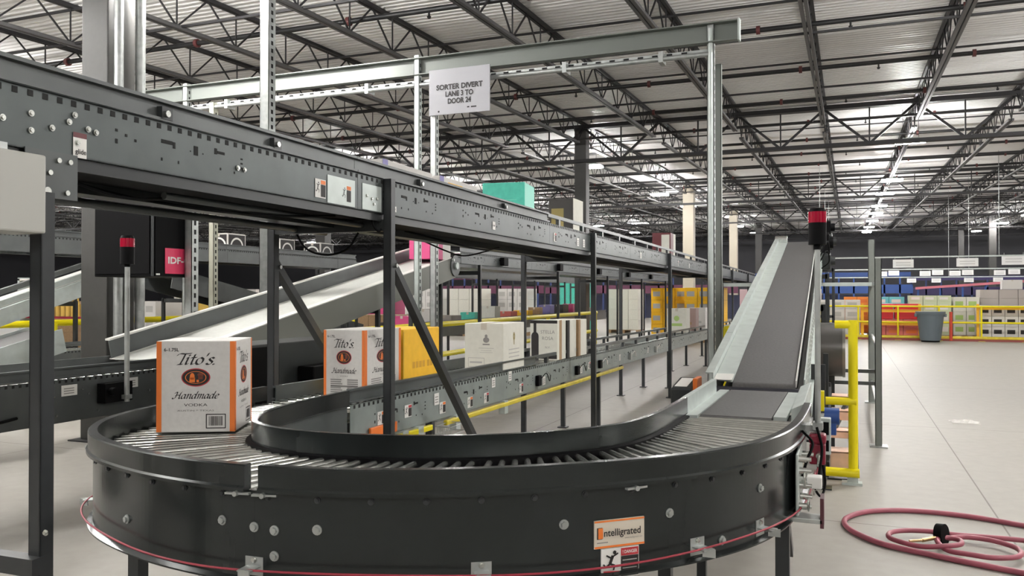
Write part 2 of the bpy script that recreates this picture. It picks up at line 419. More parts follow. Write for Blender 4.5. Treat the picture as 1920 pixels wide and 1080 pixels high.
while y < 88:
    for dz in (-.07, -.60):
        lab = 'thin black bridging rod tying the roof joists together'
        if R0 is None:
            b = MB(); b.bar((-90, 0, 0), (28, 0, 0), .035, .035); R0 = b.build('bridging_rod', JOIST); tag(R0, lab, 'rod', 'bridging rods'); R0.location = (0, y, roofz(y) + dz)
        else:
            r = R0.copy(); COL.objects.link(r); r.location = (0, y, roofz(y) + dz)
    y += 4.1
# ---- high bay lamps
def lamp():
    r = thing('high_bay_lamp', '', 'lamp'); b = MB(); b.box(-.36, -.20, 0, .36, .20, .06); b.box(-.2, -.08, .06, .2, .08, .12)
    b.build('housing', GALVP, r)
    b = MB(); b.box(-.33, -.17, -.012, .33, .17, -.002); b.build('diffuser', LAMP, r)
    b = MB(); b.quad((-.365, -.205, .005), (.365, -.205, .005), (.365, -.205, .055), (-.365, -.205, .055)); b.quad((.365, -.205, .005), (.365, .205, .005), (.365, .205, .055), (.365, -.205, .055)); b.quad((.365, .205, .005), (-.365, .205, .005), (-.365, .205, .055), (.365, .205, .055)); b.quad((-.365, .205, .005), (-.365, -.205, .005), (-.365, -.205, .055), (-.365, .205, .055)); b.build('added_uplight_band', LAMPUP, r)  # glowing band around the housing, added to light the deck
    b = MB(); b.cyl((-.19, 0, .06), (-.19, 0, .882), .006, 6); b.cyl((.19, 0, .06), (.19, 0, .882), .006, 6); b.build('hanger', JOIST, r)
    return r
rows = [(1.55, [-4.5, 9.6, 24.3, 34.5, 40.5, 48, 54, 62, 71, 80], 'right of the inclined belt'), (-7.6, [-5.5, 0.8, 25.5, 36, 43, 52, 64, 76], 'over the roller conveyors'),  # lamps behind the camera are added to light the carton fronts
        (5.5, [4.5, 17], 'added out of view right of the open floor'), (10.6, [-5, 8, 24, 36, 49, 61, 70.5, 84], 'farthest to the right'), (-16.7, [2, 10, 24, 34, 46, 58, 69], 'left of the near grey column'),  # open-floor pair and nearest far-right lamps added out of view for side light
        (-12.5, [1.5], 'added unseen above the pale incline'), (-9.6, [6.0], 'added unseen above the black cabinet'), (-6.6, [7.2], 'added unseen above the overhead gantry'), (19.7, [6, 18, 30, 45, 60, 75], 'beyond the right aisle'), (-25.8, [6, 18, 32, 46, 60], 'over the far left aisles'), (-36, [14, 22, 32, 44, 60], 'left of the far left aisles'), (-50, [24, 36, 50, 70], 'deep in the left of the hall'), (-68, [34, 50, 70], 'towards the left wall')]  # the three single lamps on the left are added fill for floor and deck
L0 = None
for x, ys, nm in rows:
    for i, y in enumerate(ys):
        lab = 'bright high bay lamp in the row %s' % nm; g = 'high bay lamps %s' % nm
        loc = (x, y, roofz(y) - .88 + (0 if y < 0 else 0))
        if L0 is None: L0 = lamp(); L0.location = loc; L0['label'] = lab; L0['group'] = g
        else: dup(L0, loc, lab, g)

# ---- building columns
def column(x, y, w, label, m=COLM, top=None, d=None):
    d = d or w; r = thing('building_column', label, 'column', (x + w / 2, y + d / 2, 0)); t = top or roofz(y) - .15
    b = MB(); b.box(x, y, 0.012, x + w, y + d, t); b.build('shaft', m, r, bevel=.012)
    b = MB(); b.box(x - .08, y - .08, 0, x + w + .08, y + d + .08, .014); b.build('base_plate', JOIST, r); return r
c = column(-7.35, 6.3, .36, 'thick grey square building column at left, behind the black cabinet', top=5.2)
cd_ = MB(); cd_.cyl((-6.90, 6.36, .7), (-6.90, 6.36, 5.2), .045, 14)
tag(cd_.build('conduit', GALV), 'pale steel conduit, the thicker one clamped beside the near grey column', 'conduit')
cd_ = MB(); cd_.cyl((-6.88, 6.62, .7), (-6.88, 6.62, 5.2), .05, 14)
tag(cd_.build('conduit', GALV), 'pale steel conduit, the rear one beside the near grey column', 'conduit')
column(-7.21, 22.6, .34, 'grey building column rising behind the dark brown carton on the upper conveyor')
column(-7.15, 39, .5, 'tan painted building column, right of the second lamp', COLB)
column(-7.15, 55.4, .5, 'tan building column just left of the inclined belt, farther back', COLB)
column(-7.15, 71.8, .5, 'grey building column just left of the inclined belt, farthest back', COLM)
column(9.6, 55.4, .55, 'pale grey building column far right behind the stacked goods', COLM)
column(11.3, 50.5, .5, 'grey building column at far right of the aisle with hanging signs', COLM)
column(9.9, 71.8, .5, 'slender far grey building column between the hanging aisle signs', COLM)
column(9.6, 88, .5, 'faint far building column near the back wall', COLM)
column(-16.0, 22.6, .36, 'grey building column seen above the dark background conveyor', COLM)

# ================================================================ UPPER CONVEYOR (local frame: x=0 near face, y along, z up)
SY = 0.0217
def sbox(b, x0, x1, y0, y1, z0, z1, sl=0.0):
    vs = [(x, y, z + sl * y) for z in (z0, z1) for y in (y0, y1) for x in (x0, x1)]
    b.add(vs, [(0, 2, 3, 1), (4, 5, 7, 6), (0, 1, 5, 4), (2, 6, 7, 3), (0, 4, 6, 2), (1, 3, 7, 5)]); return b
def channel(b, x, y0, y1, z0, z1, s, fl=.04, t=.004, sl=0.0):
    """C-section: web at x, flanges toward s"""
    sbox(b, min(x, x + s * t), max(x, x + s * t), y0, y1, z0, z1, sl)
    for z in (z0, z1 - t): sbox(b, min(x, x + s * fl), max(x, x + s * fl), y0, y1, z, z + t, sl)
    return b
SLOTS = ((0, .62, .012, .012), (.04, .56, .012, .012), (.08, .50, .012, .012), (.0, .40, .012, .02), (.2, .60, .07, .018), (.255, .54, .016, .03), (.36, .50, .028, .045), (.34, .55, .006, .006), (.405, .55, .006, .006), (.47, .62, .018, .03), (.485, .64, .055, .014), (.62, .62, .016, .009), (.62, .52, .016, .009), (.62, .42, .016, .009), (.5, .3, .009, .012), (.58, .28, .009, .012), (.2, .25, .008, .014), (.28, .25, .008, .014))
def line_conveyor(name, label, loc, rz, y0, y1, zt, zb, width, sl=0.0, roller_rng=None, solid_to=None, frame_m=FRAME, rail_m=FRAMED, seg=3.05, holes=True, group=None, pattern=True):
    r = thing(name, label, 'conveyor', loc, rz, group)
    chan = zt - .085; step = seg
    for s, x in ((-1, 0.0), (1, -width)):
        y = y0; k = 0
        while y < y1 - .05:
            ye = min(y + step, y1)
            b = MB(); channel(b, x, y + .0015, ye - .0015, zb, chan, s, sl=sl); b.cm = 1
            if x == 0.0 and holes and y < y0 + 14:
                yy = y + .03
                while yy < ye - .02: sbox(b, .0002, .0015, yy, yy + .018, chan - .022, chan - .004, sl); yy += .05
            if x == 0.0 and pattern and y < y0 + 16:
                yy = y + .25 + (1.3 if y < -3 else 0); h = chan - zb
                while yy < ye - .7:
                    for dy, dz, w_, hh in SLOTS: sbox(b, .0002, .0014, yy + dy, yy + dy + w_ * .75, zb + dz * h, zb + dz * h + hh * .75, sl)
                    yy += 1.02
            b.build('side_frame', [frame_m, HOLE], r, local=True)
            if solid_to is None or ye <= solid_to + .6:
                b = MB(); xx = x + s * .02
                sbox(b, min(xx, xx + s * .006), max(xx, xx + s * .006), y + .002, ye - .002, chan + .004, zt, sl)
                sbox(b, min(xx, xx - s * .018), max(xx, xx - s * .018), y + .002, ye - .002, zt - .012, zt, sl)
                sbox(b, min(xx, xx - s * .022), max(xx, xx - s * .022), y + .002, ye - .002, chan + .008, chan + .018, sl)
                b.build('guard_rail', rail_m, r, local=True)
            else:
                b = MB(); xx = x + s * .015
                sbox(b, min(xx, xx + s * .02), max(xx, xx + s * .02), y + .002, ye - .002, zt - .03, zt, sl)
                b.build('guard_rail', rail_m, r, local=True)
                b = MB(); yy = y + .3
                while yy < ye - .1:
                    sbox(b, min(xx, xx + s * .03), max(xx, xx + s * .03), yy, yy + .05, chan, zt - .025, sl); yy += .75
                b.build('rail_bracket', DARK, r, local=True)
            y = ye; k += 1
    # rollers
    ra, rb = roller_rng or (y0, y1); rz_ = chan - .02; cnt = 0; y = ra; first = None
    while y < rb and cnt < 96:
        if first is None:
            bb = MB(); bb.cyl((-width + .006, 0, 0), (-.006, 0, 0), .024, 12); first = bb.build('roller', CHROME, r, local=True); first.location = (0, y, rz_ + sl * y)
        else:
            c = first.copy(); COL.objects.link(c); c.parent = r; c.location = (0, y, rz_ + sl * y)
        y += .075; cnt += 1
    if y < rb - .1:
        bb = MB()
        while y < rb: bb.cyl((-width + .006, y, rz_ + sl * y), (-.006, y, rz_ + sl * y), .024, 6); y += .1
        o = bb.build('roller_run', CHROME, r, local=True); o['kind'] = 'stuff'
    return r
def leg_pair(r, ys, width, zt, zb_cross, zt_far=None, m=POST, feet=True, size=.045, x0=.003):
    zt_far = zt_far or zt
    for y in ys:
        for x, z in ((x0, zt), (-width - size - x0 + .001, zt_far)):
            b = MB()   # C-shaped post, open side to the back
            b.box(x, y, .012, x + size, y + .004, z); b.box(x, y, .012, x + .004, y + .045, z); b.box(x + size - .004, y, .012, x + size, y + .045, z)
            lg = b.build('post', m, r, local=True)
            b = MB(); b.box(x - .03, y - .03, 0, x + size + .03, y + .08, .012); b.build('foot_plate', m, lg, local=True)
        b = MB(); b.box(-width - .004, y + .003, zb_cross, x0, y + .043, zb_cross + .06); b.build('cross_beam', DARK, r, local=True)

UL = (-2.255, 3.78, 0)
U = line_conveyor('upper_roller_conveyor', 'long grey upper conveyor on tall posts crossing above the lower roller conveyor', UL, SY, -3.3, 24.5, 2.187, 1.925, .68, roller_rng=(1.2, 8.4), solid_to=2.4)
leg_pair(U, [-2.062], .68, 1.80, 1.72, 1.80)
leg_pair(U, [0, 4.08, 8.32, 12.6, 16.9, 21.2], .68, 2.107, 1.835, 1.955)
b = MB(); sbox(b, -.66, -.02, -3.3, 24.4, 1.90, 1.93); b.build('bottom_pan', BLACK, U, local=True)
b = MB(); sbox(b, -.02, -.012, -3.3, 24.4, 1.885, 1.925); sbox(b, -.40, -.30, -3.2, 24.4, 1.86, 1.90); b.build('cable_tray', DARK, U, local=True)
b = MB(); b.cyl((-.13, -1.4, 1.868), (-.13, 0.02, 1.868), .014, 10); b.cyl((-.55, -1.6, 1.86), (-.55, .3, 1.86), .018, 10); b.build('air_pipe', FRAMED, U, local=True)
# cables under the pan
for k, pts in enumerate([[(-.10, -2.0, 1.90), (-.12, -1.6, 1.84), (-.16, -1.2, 1.88), (-.12, -.8, 1.85), (-.1, -.3, 1.89)], [(-.2, -1.9, 1.9), (-.22, -1.5, 1.86), (-.14, -1.1, 1.84), (-.22, -.6, 1.87), (-.2, 0.1, 1.9)],
                         [(-.60, .06, 1.88), (-.52, .06, 1.76), (-.40, .08, 1.72), (-.28, .10, 1.75), (-.22, .12, 1.84)], [(-.05, -.05, 1.93), (-.02, -.06, 1.86), (-.0, -.05, 1.83), (.0, -.02, 1.84)],
                         [(-.45, 1.2, 1.9), (-.40, 1.6, 1.82), (-.42, 2.0, 1.80), (-.40, 2.5, 1.87)], [(-.3, .8, 1.9), (-.1, 1.5, 1.82), (-.3, 2.4, 1.88)]]):
    b = MB(); b.tube(spline(pts, 28), .006, 8); b.build('cable', BLACK, U, local=True)
# diagonal braces at 45 degrees
for x in (.025, -.705):
    b = MB(); b.bar((x, .03, 1.68), (x, .03 + 1.64, .04), .045, .04); bb = b.build('diagonal_brace', POST, U, local=True)
    b = MB(); b.cyl((x + .022, .05, 1.655), (x + .034, .05, 1.655), .012, 6); b.build('bolt', CHROME, bb, local=True)
# near-face stickers (face plane x=0, reading from +x: right direction is +y)
Ux = (0, 1, 0); Uz = (0, 0, 1)
def u_loc(y, z, x=.0016): return (x, y, z)
def lsticker(r, y, z, w, h, kind='warn', bar=None, x=.0016, sl=0.0):
    o = (x, y, z + sl * y)
    if kind == 'warn':
        P = OFF[r.name]; OFF[r.name] = [0, 0, 0]; s = warn_sticker(r, o, Ux, Uz, w, h, bar); OFF[r.name] = P; return s
    P = OFF[r.name]; OFF[r.name] = [0, 0, 0]
    b = MB(); flat(b, o, Ux, Uz, 0, 0, w, h, .0012); s = b.build('label_sticker', WHITE, r)
    b = MB()
    for q in range(3): flat(b, o, Ux, Uz, w * .15, h * (.2 + .22 * q), w * .8, h * (.28 + .22 * q), .002)
    b.build('printed_lines', INKG, s); OFF[r.name] = P; return s
lsticker(U, -.62, 1.945, .085, .085, 'warn', INKOR)
lsticker(U, -.40, 1.945, .085, .085, 'warn', INKOR)
b = MB(); b.box(.001, -.52, 1.93, .003, -.28, 2.06); b.build('splice_plate', GALVP, U, local=True)
b = MB(); b.box(.001, -.21, 1.93, .003, -.02, 2.06); b.build('splice_plate', GALVP, U, local=True)
for y, z in ((-.17, 2.0), (-.12, 1.99), (-.07, 1.995), (-.10, 1.965), (-1.93, 2.03), (-1.90, 1.97), (-1.86, 2.02), (-1.83, 2.015), (-2.06, 1.98), (-2.06, 2.03), (-1.99, 2.0), (-1.15, 2.0), (-1.11, 1.998), (-1.91, 2.055), (-2.15, 2.0)):
    bolt(U, (.003, y, z), (1, 0, 0), .0065).parent = U
for o in [o for o in U.children if o.name.startswith('bolt')]:
    # bolts were written in local coordinates
    for v in o.data.vertices: v.co += Vector(UL)
# the "glide" label
P = OFF[U.name]; OFF[U.name] = [0, 0, 0]
b = MB(); flat(b, (.002, -1.915, 1.925), Ux, Uz, 0, 0, .05, .075, .001); s = b.build('label_sticker', WHITE, U)
b = MB(); flat(b, (.002, -1.915, 1.925), Ux, Uz, 0, .062, .05, .078, .0015); b.build('colour_bar', MAROON, s)
text(s, 'glide', (.004, -1.888, 1.945), Ux, Uz, .022, INK, bold=.01)
for y, z, w_, h_ in ((.09, 1.945, .05, .03), (1.52, 1.955, .05, .055)):
    b = MB(); flat(b, (.002, y, z), Ux, Uz, 0, 0, w_, h_, .001); s = b.build('label_sticker', WHITE, U)
    b = MB(); flat(b, (.003, y, z), Ux, Uz, w_ * .2, h_ * .4, w_ * .8, h_ * .6, .001); b.build('printed_line', INKG, s)
OFF[U.name] = P
for y in (2.9, 3.6, 3.8, 6.4, 9.2, 10.3, 13.1): lsticker(U, y, 1.955, .07, .075, 'warn' if y in (2.9, 9.2) else 'lab')
# guard-rail brackets on the outside
for y in (-1.55, -.92, .42, 1.75):
    b = MB(); b.box(-.02, y, 2.115, .004, y + .05, 2.16); br = b.build('rail_bracket', DARK, U, local=True)
    b = MB(); b.cyl((.004, y + .02, 2.135), (.014, y + .02, 2.135), .012, 8); b.build('bolt', CHROME, br, local=True)
# end plate and bracket hanging below the near end
b = MB(); b.box(.001, -2.08, 1.79, .005, -1.90, 1.93); pl = b.build('hanger_plate', FRAMED, U, local=True)
for y, z in ((-2.0, 1.865), (-2.01, 1.808), (-1.94, 1.81), (-1.97, 1.905), (-1.93, 1.905)):
    b = MB(); b.cyl((.005, y, z), (.012, y, z), .013 if z == 1.808 else .008, 12); b.build('bolt', CHROME, pl, local=True)

# near frame under the upper conveyor: low cross bar
b = MB(); b.bar((-2.90, 1.71, .72), (-2.20, 1.71, .72), .045, .05); b.build('cross_beam', POST, U)
bolt(U, (-2.175, 1.711, .82), (0, -1, 0), .006)

# control panel hung at the near end
cp_ = thing('control_panel', 'pale beige-grey control box hanging under the upper conveyor at the left edge', 'control box', (-2.1, 1.3, 1.68))
b = MB(); b.box(-2.26, .95, 1.675, -2.13, 1.710, 1.90); b.build('enclosure', PANEL, cp_, bevel=.006)
b = MB(); b.box(-2.13, .95, 1.875, -2.1295, 1.40, 1.888); b.build('name_strip', WHITE, cp_)
b = MB(); b.box(-2.21, 1.1, 1.90, -2.17, 1.62, 1.925); b.build('mounting_bracket', GALV, cp_)

# ================================================================ LOWER STRAIGHT CONVEYOR
LSL = -.0095
LL = (-2.445, 3.75, 0)
Lc = line_conveyor('lower_roller_conveyor', 'straight lower roller conveyor carrying cartons beneath the upper conveyor', LL, SY, .02, 19.5, 1.0, .70, .50, sl=LSL, roller_rng=(.05, 7.2), solid_to=3.2, frame_m=mat('green_grey_paint', (.24, .275, .265), .38, .25, var=.12, scale=6), rail_m=FRAME)
for y in (1.0, 5.2, 9.6, 14.0):
    for x in (-.46, -.05):
        b = MB(); b.box(x, y, .012, x + .045, y + .045, .70 + LSL * y); lg = b.build('post', POST, Lc, local=True)
        b = MB(); b.box(x - .03, y - .03, 0, x + .075, y + .075, .012); b.build('foot_plate', POST, lg, local=True)
b = MB(); sbox(b, .004, .034, 1.15, 6.2, .655, .69, LSL); b.build('yellow_guard_tube', YELLOWD, Lc, local=True, bevel=.008)
b = MB(); sbox(b, .004, .03, .35, .95, .655, .69, LSL); b.build('yellow_guard_tube', YELLOW, Lc, local=True, bevel=.006)
b = MB(); sbox(b, .004, .02, .2, .50, .71, .77, LSL); b.build('orange_cover', ORANGE, Lc, local=True, bevel=.004)
b = MB()
for y in (.55, .75, 1.3, 2.2): sbox(b, -.02, .03, y, y + .07, .60, .70, LSL)
b.build('hanger_bracket', GALVP, Lc, local=True)
for y, z, k_, br in ((.30, .77, 'warn', INKOR), (.62, .77, 'warn', None), (1.02, .80, 'lab', None), (1.1, .735, 'warn', INKOR), (1.55, .72, 'warn', INKOR), (1.85, .72, 'warn', INKRED), (2.0, .82, 'lab', None), (2.35, .84, 'lab', None), (2.6, .72, 'warn', None), (3.2, .73, 'lab', None), (4.4, .74, 'lab', None), (4.7, .76, 'warn', None), (6.1, .76, 'lab', None), (7.8, .76, 'lab', None)):
    lsticker(Lc, y, z, .09 if k_ == 'warn' else .07, .075, k_, br, sl=LSL)
for y in (3.0, 4.2, 5.1, 6.6, 8.3):
    b = MB(); sbox(b, .002, .035, y, y + .08, .74, .83, LSL); s_ = b.build('sensor_box', BLACK if y < 6 else GALV, Lc, local=True, bevel=.004)
    b = MB(); b.tube(spline([(.03, y + .08, .80 + LSL * y), (.05, y + .16, .84 + LSL * y), (.04, y + .28, .76 + LSL * y), (.01, y + .4, .80 + LSL * y)], 16), .004, 6); b.build('cable', WHITE if y > 5 else BLACK, s_, local=True)
# mesh basket hanging under the frame
b = MB()
for k in range(9):
    t = k / 8; b.cyl((.03 + .10 * t, 1.02, .66), (.03 + .10 * t * .7, 1.02, .56), .002, 5)
for z in (.56, .61, .66): b.tube([(.02, 1.0, z), (.13, 1.0, z), (.13, 1.22, z), (.02, 1.22, z)], .003, 5, closed=True)
b.build('wire_basket', GALV, Lc, local=True)

# ================================================================ CURVED ROLLER CONVEYOR
OUT = [(-2.945, 3.72), (-2.93, 3.3), (-2.905, 2.95), (-2.82, 2.62), (-2.665, 2.37), (-2.44, 2.19), (-2.12, 2.065), (-1.84, 2.015), (-1.62, 2.015), (-1.37, 2.055), (-1.13, 2.145), (-.90, 2.28), (-.66, 2.475), (-.47, 2.68), (-.33, 2.91), (-.25, 3.15), (-.21, 3.42), (-.195, 3.75), (-.19, 4.1)]
INN = [(-2.445, 3.72), (-2.425, 3.4), (-2.39, 3.13), (-2.32, 2.88), (-2.215, 2.70), (-2.07, 2.60), (-1.90, 2.555), (-1.71, 2.553), (-1.52, 2.587), (-1.36, 2.645), (-1.22, 2.715), (-1.09, 2.81), (-.965, 2.935), (-.87, 3.06), (-.80, 3.21), (-.76, 3.40), (-.742, 3.6), (-.735, 3.85), (-.73, 4.1)]
NR = 74
PO = spline([(x, y, 0) for x, y in OUT], 241); PI_ = spline([(x, y, 0) for x, y in INN], 241)
CV = thing('curved_roller_conveyor', 'dark grey U-shaped roller curve with deep skirt in the foreground', 'conveyor', (-1.55, 2.3, 0))
si = min(range(241), key=lambda i: (PO[i] - Vector((-1.63, 2.01, 0))).length)
rail_prof = [(0, .925), (0, 1.0), (-.028, 1.0), (-.032, .996), (-.032, .938), (-.038, .932), (-.038, .922), (-.01, .922)]
for a, c in ((0, si - 1), (si + 1, 240)):
    b = MB(); b.sweep([tuple(p[:2]) for p in PO[a:c + 1]], rail_prof); b.build('outer_guard_rail', SKIRT, CV)
pan = [(-.010, .655), (-.010, .922), (-.014, .922), (-.014, .667), (-.034, .660), (-.034, .655)]
for a, c in ((4, 64), (64, si), (si, 170), (170, 236)):
    b = MB(); b.sweep([tuple(p[:2]) for p in PO[a:c + 1]], pan); b.build('outer_skirt_panel', SKIRT, CV)
b = MB(); b.sweep([tuple(p[:2]) for p in PI_], [(0, .915), (0, 1.0), (.022, 1.0), (.026, .996), (.026, .920), (.03, .915)]); b.build('inner_guard_rail', SKIRT, CV)
b = MB(); b.sweep([tuple(p[:2]) for p in PI_], [(.008, .68), (.008, .914), (.012, .914), (.012, .69), (.03, .685), (.03, .68)]); b.build('inner_skirt_panel', FRAME, CV)
# bed below the rollers
b = MB(); vs = []
for i in range(0, 241, 4): vs += [(*PO[i][:2], .855), (*PI_[i][:2], .855)]
b.add(vs, [(2 * i, 2 * i + 1, 2 * i + 3, 2 * i + 2) for i in range(60)]); b.build('roller_bed', BLACK, CV)
# black belt strip and inner seal
b = MB(); b.sweep([tuple(p[:2]) for p in PI_], [(-.001, .88), (-.001, .921), (-.022, .918), (-.022, .88)]); b.build('inner_roller_track', BLACK, CV)
for k in range(NR):
    i = int(2 + k * (236 / (NR - 1))); p = PO[i]; q = PI_[i]; d = (p - q); d.normalize()
    a = Vector((q.x, q.y, .903)) + d * .024; c = Vector((p.x, p.y, .899)) - d * .004
    b = MB(); b.cyl(a, c, .0110, 14, .0160); b.build('roller', CHROME, CV)
# bolts: row under the rail, and larger ones on the skirt
def onskirt(i, z, off=.0145):
    a = PO[max(i - 1, 0)]; c = PO[min(i + 1, 240)]; d = (c - a).normalized(); n = Vector((-d.y, d.x, 0)); p = PO[i] - n * off
    return Vector((p.x, p.y, z)), -n
for k in range(26):
    i = 52 + k * 7
    p, n = onskirt(i, .905); bolt(CV, p, n, .0065, POST)
def near_i(x): return min(range(50, 236), key=lambda i: abs(PO[i].x - x) + (10 if PO[i].y > 3 else 0))
def screen_i(X): return near_i(X)
for X, z in ((-1.42, .82), (-1.75, .825), (-1.62, .815), (-1.565, .81), (-1.555, .735), (-.80, .82), (-.53, .82), (-.26, .835), (-.40, .70), (-2.2, .76)):
    p, n = onskirt(screen_i(X), z); bolt(CV, p, n, .010, GALV)
# latch levers under the rail
for X in (-1.68, -1.58, -.62, -2.68):
    i = near_i(X); p, n = onskirt(i, .916, .03); t = n.cross(Vector((0, 0, 1)))
    b = MB(); b.bar(p - t * .04, p + t * .035 + n * .012, .014, .006); b.cyl(p + n * .005, p + n * .02, .008, 8); b.build('latch', GALV, CV)
# cord brackets and pull cord
cpts = []
for i in range(44, 238, 3):
    p, n = onskirt(i, .70 + .008 * math.sin(i * .11), .052); cpts.append(p)
for X in (-1.64, -1.0, -.46, -.25, -2.72):
    i = near_i(X); p, n = onskirt(i, .70, .014); t = n.cross(Vector((0, 0, 1)))
    b = MB(); b.bar(p - t * .03, p + t * .03, .004, .055); b.bar(p - n * 0 + Vector((0, 0, -.0)), p + n * .055, .045, .004); b.bar(p + n * .053 + Vector((0, 0, -.022)), p + n * .053 + Vector((0, 0, .004)), .04, .004)
    bk = b.build('cord_bracket', GALV, CV); bolt(CV, p + n * .003 + Vector((0, 0, .018)), n, .006)
pc = MB(); pc.tube(spline(cpts + [Vector((-.13, 3.50, .74)), Vector((-.115, 3.60, .80))], 140), .0035, 8)
tag(pc.build('pull_cord', CORD), 'thin red emergency pull cord strung around the curved dark skirt', 'cord')
# legs and beams of the curve
for (x, y) in ((-2.60, 2.50), (-2.20, 3.35), (-.24, 3.42), (-.70, 3.42), (-1.36, 2.30), (-1.45, 2.62)):
    b = MB(); b.box(x - .026, y - .026, .012, x + .026, y + .026, .80); lg = b.build('post', POST, CV)
    b = MB(); b.box(x - .06, y - .06, 0, x + .06, y + .06, .012); b.build('foot_plate', POST, lg)
for p, q in (((-.24, 3.42, .60), (-.70, 3.42, .60)), ((-2.60, 2.50, .63), (-2.20, 3.35, .63)), ((-1.36, 2.30, .63), (-1.45, 2.62, .63))):
    b = MB(); b.bar(p, q, .045, .055); b.build('cross_beam', POST, CV)
b = MB(); b.bar((-.24, 3.45, .66), (-.24, 3.75, .40), .04, .04); b.build('knee_brace', POST, CV)
b = MB(); b.tube(spline([(-.62, 3.36, .62), (-.45, 3.34, .60), (-.34, 3.34, .63), (-.27, 3.36, .72)], 20), .006, 8); b.build('cable', BLACK, CV)
# nameplate and danger sticker on the skirt (face tangent at X about -.95)
i = near_i(-.662); p, n = onskirt(i, .0, .016); t = Vector((-n.y, n.x, 0)); 
if t.x < 0: t = -t
up = Vector((0, 0, 1)); c0 = Vector((p.x, p.y, 0)) + n * .002
o = c0 - t * .085 + up * .738
def skq(name, m, parent, x0, y0, x1, y1, lift, org):
    b = MB(); a = org + t * x0 + up * y0; N = n * lift
    b.quad(a + N, a + t * (x1 - x0) + N, a + t * (x1 - x0) + up * (y1 - y0) + N, a + up * (y1 - y0) + N)
    return b.build(name, m, parent)
b = MB(); q0 = o - n * .006; b.bar(o + t * .085 + up * .042 - n * .004, o + t * .085 + up * .042 + n * .001, .17, .084); npl = b.build('nameplate', mat('nameplate_cream', (.60, .54, .45), .4), CV)
skq('border_stripe', INKOR, npl, 0, .078, .17, .083, .002, o); skq('border_stripe', INKOR, npl, 0, .001, .17, .007, .002, o)
text(npl, 'I', o + t * .020 + up * .046 + n * .002, t, up, .042, INKOR, width=.016, bold=.04)
text(npl, 'I', o + t * .017 + up * .046 + n * .0015, t, up, .046, INK, width=.018, bold=.04)
text(npl, 'ntelligrated', o + t * .094 + up * .046 + n * .002, t, up, .030, INK, width=.125, bold=.015)
skq('printed_line', INKG, npl, .008, .016, .045, .019, .002, o)
text(npl, 'www.intelligrated.com', o + t * .132 + up * .026 + n * .002, t, up, .008, INKG, width=.06)
o2 = c0 - t * .062 + up * .644
b = MB(); b.bar(o2 + t * .064 + up * .046 - n * .004, o2 + t * .064 + up * .046 + n * .001, .128, .092); dg_ = b.build('danger_sticker', WHITE, CV)
skq('colour_bar', INKRED, dg_, .066, .066, .126, .089, .002, o2); skq('text_block', INK, dg_, .066, .004, .126, .065, .002, o2)
text(dg_, '! DANGER', o2 + t * .096 + up * .078 + n * .003, t, up, .014, WHITE, width=.05, bold=.02)
for k in range(4): skq('printed_line', INKLG, dg_, .071, .051 - .012 * k, .120 - .006 * (k % 2), .054 - .012 * k, .003, o2)
b = MB()
def lb(x0, y0, x1, y1, w_):
    p0 = o2 + t * x0 + up * y0 + n * .003; p1 = o2 + t * x1 + up * y1 + n * .003; s_ = (p1 - p0).normalized().cross(n) * w_ / 2; b.quad(p0 - s_, p0 + s_, p1 + s_, p1 - s_)
lb(.038, .070, .028, .046, .010); lb(.036, .066, .056, .076, .005); lb(.034, .062, .016, .072, .005); lb(.028, .046, .044, .040, .006); lb(.044, .040, .040, .026, .005); lb(.028, .046, .014, .036, .006); lb(.014, .036, .006, .046, .005)
disc(b, o2 + n * .0025, t, up, .044, .079, .006, .006, 12)
b.build('pictogram', INK, dg_)
b = MB(); lb(.006, .024, .06, .020, .004); lb(.012, .010, .05, .014, .004); b.build('red_marks', INKRED, dg_)
# drive bracket cluster at the right end of the curve
DB = thing('drive_terminal_bracket', 'shiny steel bracket with bolts and cables at the right end of the dark curve', 'bracket', (-.16, 3.45, .6))
b = MB(); b.box(-.185, 3.30, .665, -.175, 3.62, .90); b.build('mounting_plate', GALVP, DB, bevel=.003)
b = MB(); b.box(-.235, 3.27, .655, -.09, 3.36, .672); b.build('base_shelf', GALV, DB, bevel=.002)
b = MB(); b.box(-.098, 3.27, .64, -.085, 3.36, .75); b.build('end_flange', mat('oxide_plate', (.08, .02, .03), .5), DB)
for k, (x, y, z) in enumerate([(-.175, 3.34, .70), (-.175, 3.42, .72), (-.175, 3.38, .77), (-.175, 3.46, .80), (-.175, 3.36, .83), (-.175, 3.52, .75), (-.175, 3.55, .86), (-.175, 3.33, .88)]):
    b = MB(); b.cyl((x, y, z), (x + .028, y, z), .014, 6); b.cyl((x + .028, y, z), (x + .045, y, z), .008, 10); b.build('hex_bolt', CHROME, DB)
b = MB(); b.tube([(-.14, 3.33 + .022 * math.cos(a_ * .628), .71 + .022 * math.sin(a_ * .628)) for a_ in range(10)], .004, 6, closed=True); b.build('shackle', CHROME, DB)
b = MB(); b.tube([(-.155, 3.36 + .02 * math.cos(a_ * .628), .80 + .03 * math.sin(a_ * .628)) for a_ in range(10)], .004, 6, closed=True); b.build('shackle', CHROME, DB)
for pts, m_ in (([(-.17, 3.5, .96), (-.13, 3.46, .92), (-.15, 3.42, .86), (-.165, 3.40, .80)], BLACK), ([(-.21, 3.28, .9), (-.22, 3.26, .8), (-.225, 3.27, .70)], BLACK), ([(-.12, 3.62, .96), (-.10, 3.6, .88), (-.11, 3.56, .78)], BLACK)):
    b = MB(); b.tube(spline(pts, 20), .0055, 8); b.build('cable', m_, DB)
b = MB(); b.box(-.15, 3.40, .755, -.095, 3.46, .80); b.build('junction_box', WHITE, DB, bevel=.004)
